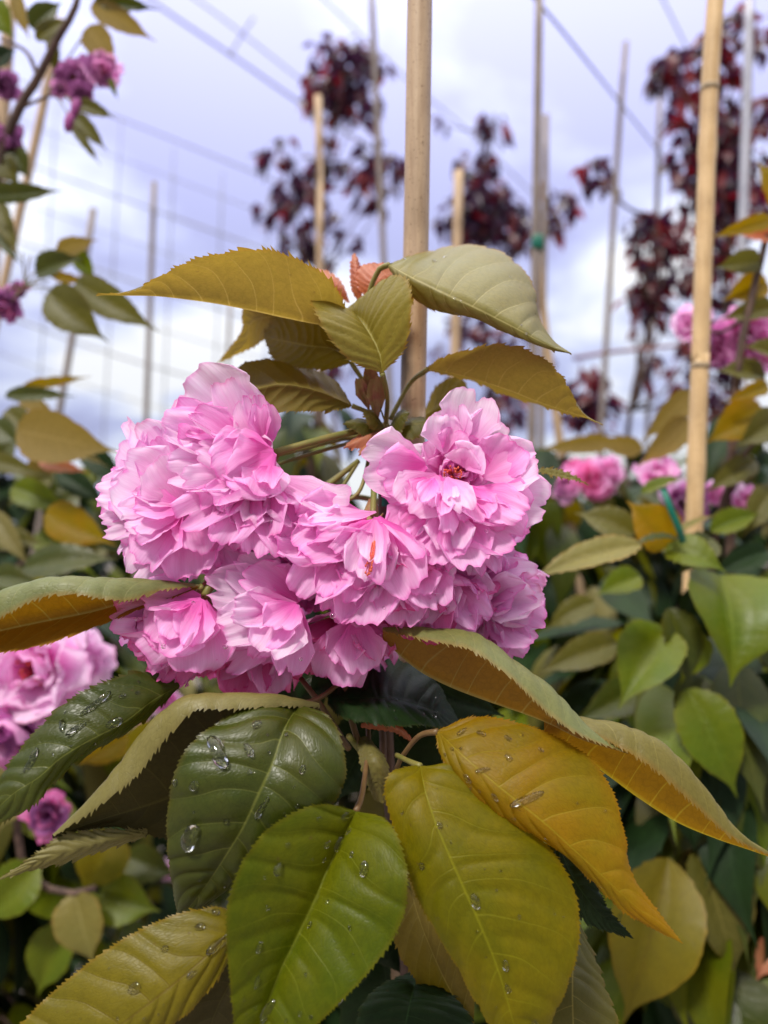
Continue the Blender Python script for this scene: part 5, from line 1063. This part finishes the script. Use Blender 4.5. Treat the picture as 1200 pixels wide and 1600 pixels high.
# ------------------------------------------------------------------ purple leaved plums
def plum(d, cl, trunk, label, seed, mats=('plum', 'plumred', 'plum'), ln=(.044, .068), dens=1.7, br=()):
    random.seed(seed); e = W(*trunk[-1], d); root = Vector((e.x, e.y, 0))
    tr = empty('plum_tree', root, label, 'plum tree', 'purple leaved plum trees behind the cherries')
    T = [W(x, y, d) for x, y in trunk]
    MB().tube([root, root * .6 + T[-1] * .4] + T[::-1], [.016, .013, .010, .006, .003], 8, 40, rough=.05).build('trunk', M_BARK, tr)
    fo = Fol(); tw = MB()
    st_ = []
    for (xa, ya), (xb, yb) in zip(trunk[:-1], trunk[1:]):
        k_ = int(abs(yb - ya) / 34)
        st_ += [(xa + (xb - xa) * j / k_ + random.uniform(-14, 14), ya + (yb - ya) * j / k_, random.uniform(6, 11)) for j in range(k_) if ya + (yb - ya) * j / k_ < 640]
    for (x, y, r) in list(cl) + st_:
        c0 = W(x, y, d + random.uniform(-8, 8))
        q = min(T, key=lambda t: (t - c0).length + (0 if t.z < c0.z - .05 else .3)); MB().tube([q, (q + c0) / 2 + Vector((random.uniform(-.02, .02), 0, -.02)), c0, c0 + Vector((0, 0, r * d * .008 / FPX))], [.004, .003, .002, .001], 5, 10).build('branch', M_BARK, tr)
        n_ = int(dens * (r ** 2) / 34) + 4
        for k in range(n_):
            a = random.uniform(0, 2 * PI); q_ = r * math.sqrt(random.random()) * .95
            if random.random() < .30: q_ *= 1.25
            p = W(x + math.cos(a) * q_, y + math.sin(a) * q_ * 1.1 - 4, d + random.uniform(-1, 1) * r * d / FPX * .8 + 0)
            dd = (Vector((math.cos(a) * .6, random.uniform(-.8, .8), -random.uniform(-.1, 1.5)))).normalized()
            fo.add(random.choice(PROTP), p, dd, random.uniform(*ln), random.choices([0, 1], (.78, .22) if len(mats) == 3 else (.5, .5))[0], random.uniform(-.9, .9))
    for pts, r_ in br: MB().tube([W(x, y, d - 10) for x, y in pts], r_, 6, 20, rough=.1).build('branch', plain('red_bark', (.12,.02,.02), (.2,.05,.04)), tr)
    fo.build('crown', list(mats[:2]), tr, T[len(T) // 2]); return tr
plum(255, [(525,115,46),(555,92,26),(508,160,26),(560,165,30),(535,140,34),(578,100,16),(600,110,12),(475,330,32),(452,300,22),(428,250,18),(490,290,25),(436,345,16),(466,388,26),(445,225,10),(500,262,16),(600,272,28),(565,290,22),(575,232,14),(620,262,16),(590,325,12),(548,372,14),(540,260,10),(415,330,8)],
     [(530,90),(528,180),(500,300),(505,420),(520,620),(530,800)], 'purple plum with a tall topmost tuft, left of the centre cane', 71)
plum(265, [(768,192,18),(775,215,12),(742,262,22),(750,300,34),(735,335,34),(700,348,18),(772,350,30),(822,348,24),(800,330,18),(790,378,18),(752,330,34),(755,375,26),(830,365,22),(875,325,24),(866,360,18),(858,300,12),(690,190,6),(712,515,12),(750,520,12),(806,522,16),(790,640,30),(830,660,34),(800,690,30),(860,700,26),(700,535,10),(765,605,18),(350,500,12),(375,515,8)][:21],
     [(762,200),(748,300),(752,420),(770,620),(775,800)], 'dark purple plum with a single tuft on a bare tip, right of the centre cane', 72)
plum(170, [(1060,118,36),(1030,122,14),(1112,78,24),(1130,118,18),(1088,190,34),(1112,240,38),(1070,255,24),(1142,192,28),(1165,322,34),(1112,300,30),(1190,60,24),(1188,182,22),(1150,35,16),(1192,252,24),(1130,345,26),(1100,420,26),(1130,480,30),(1060,330,12),(1090,520,24),(1150,560,24),(1110,640,24),(1080,300,16),(1140,270,30)],
     [(1120,60),(1118,240),(1130,420),(1145,620),(1150,800)], 'large dark red plum filling the upper right corner', 73, ln=(.034, .054), dens=1.7, mats=('plumred', 'plum'))
plum(160, [(928,268,20),(948,292,12),(990,352,12),(1026,352,22),(1075,366,20),(1022,402,18),(1050,385,12),(1020,462,22),(985,460,14),(1052,438,12),(1080,548,20),(1015,500,14),(920,600,28),(935,640,28),(1075,600,26),(1042,655,18),(905,640,24),(1080,430,14),(1000,385,8)],
     [(1022,340),(1018,480),(985,640),(980,800)], 'thin open plum with scattered red tufts between the leaning cane and the yellow cane', 74, mats=('plum', 'plumred'), ln=(.032, .052), dens=1.2, br=[([(896,560),(960,550),(1010,545),(1075,538)], [.004,.0035,.0028])])
plum(330, [(560,560,20),(700,560,24),(820,600,20),(420,600,14),(745,640,30),(690,640,20),(855,560,10)], [(700,560),(705,700),(705,800)], 'faint far plum low behind the centre cane', 75, dens=.6)
# one single bright red plum leaf
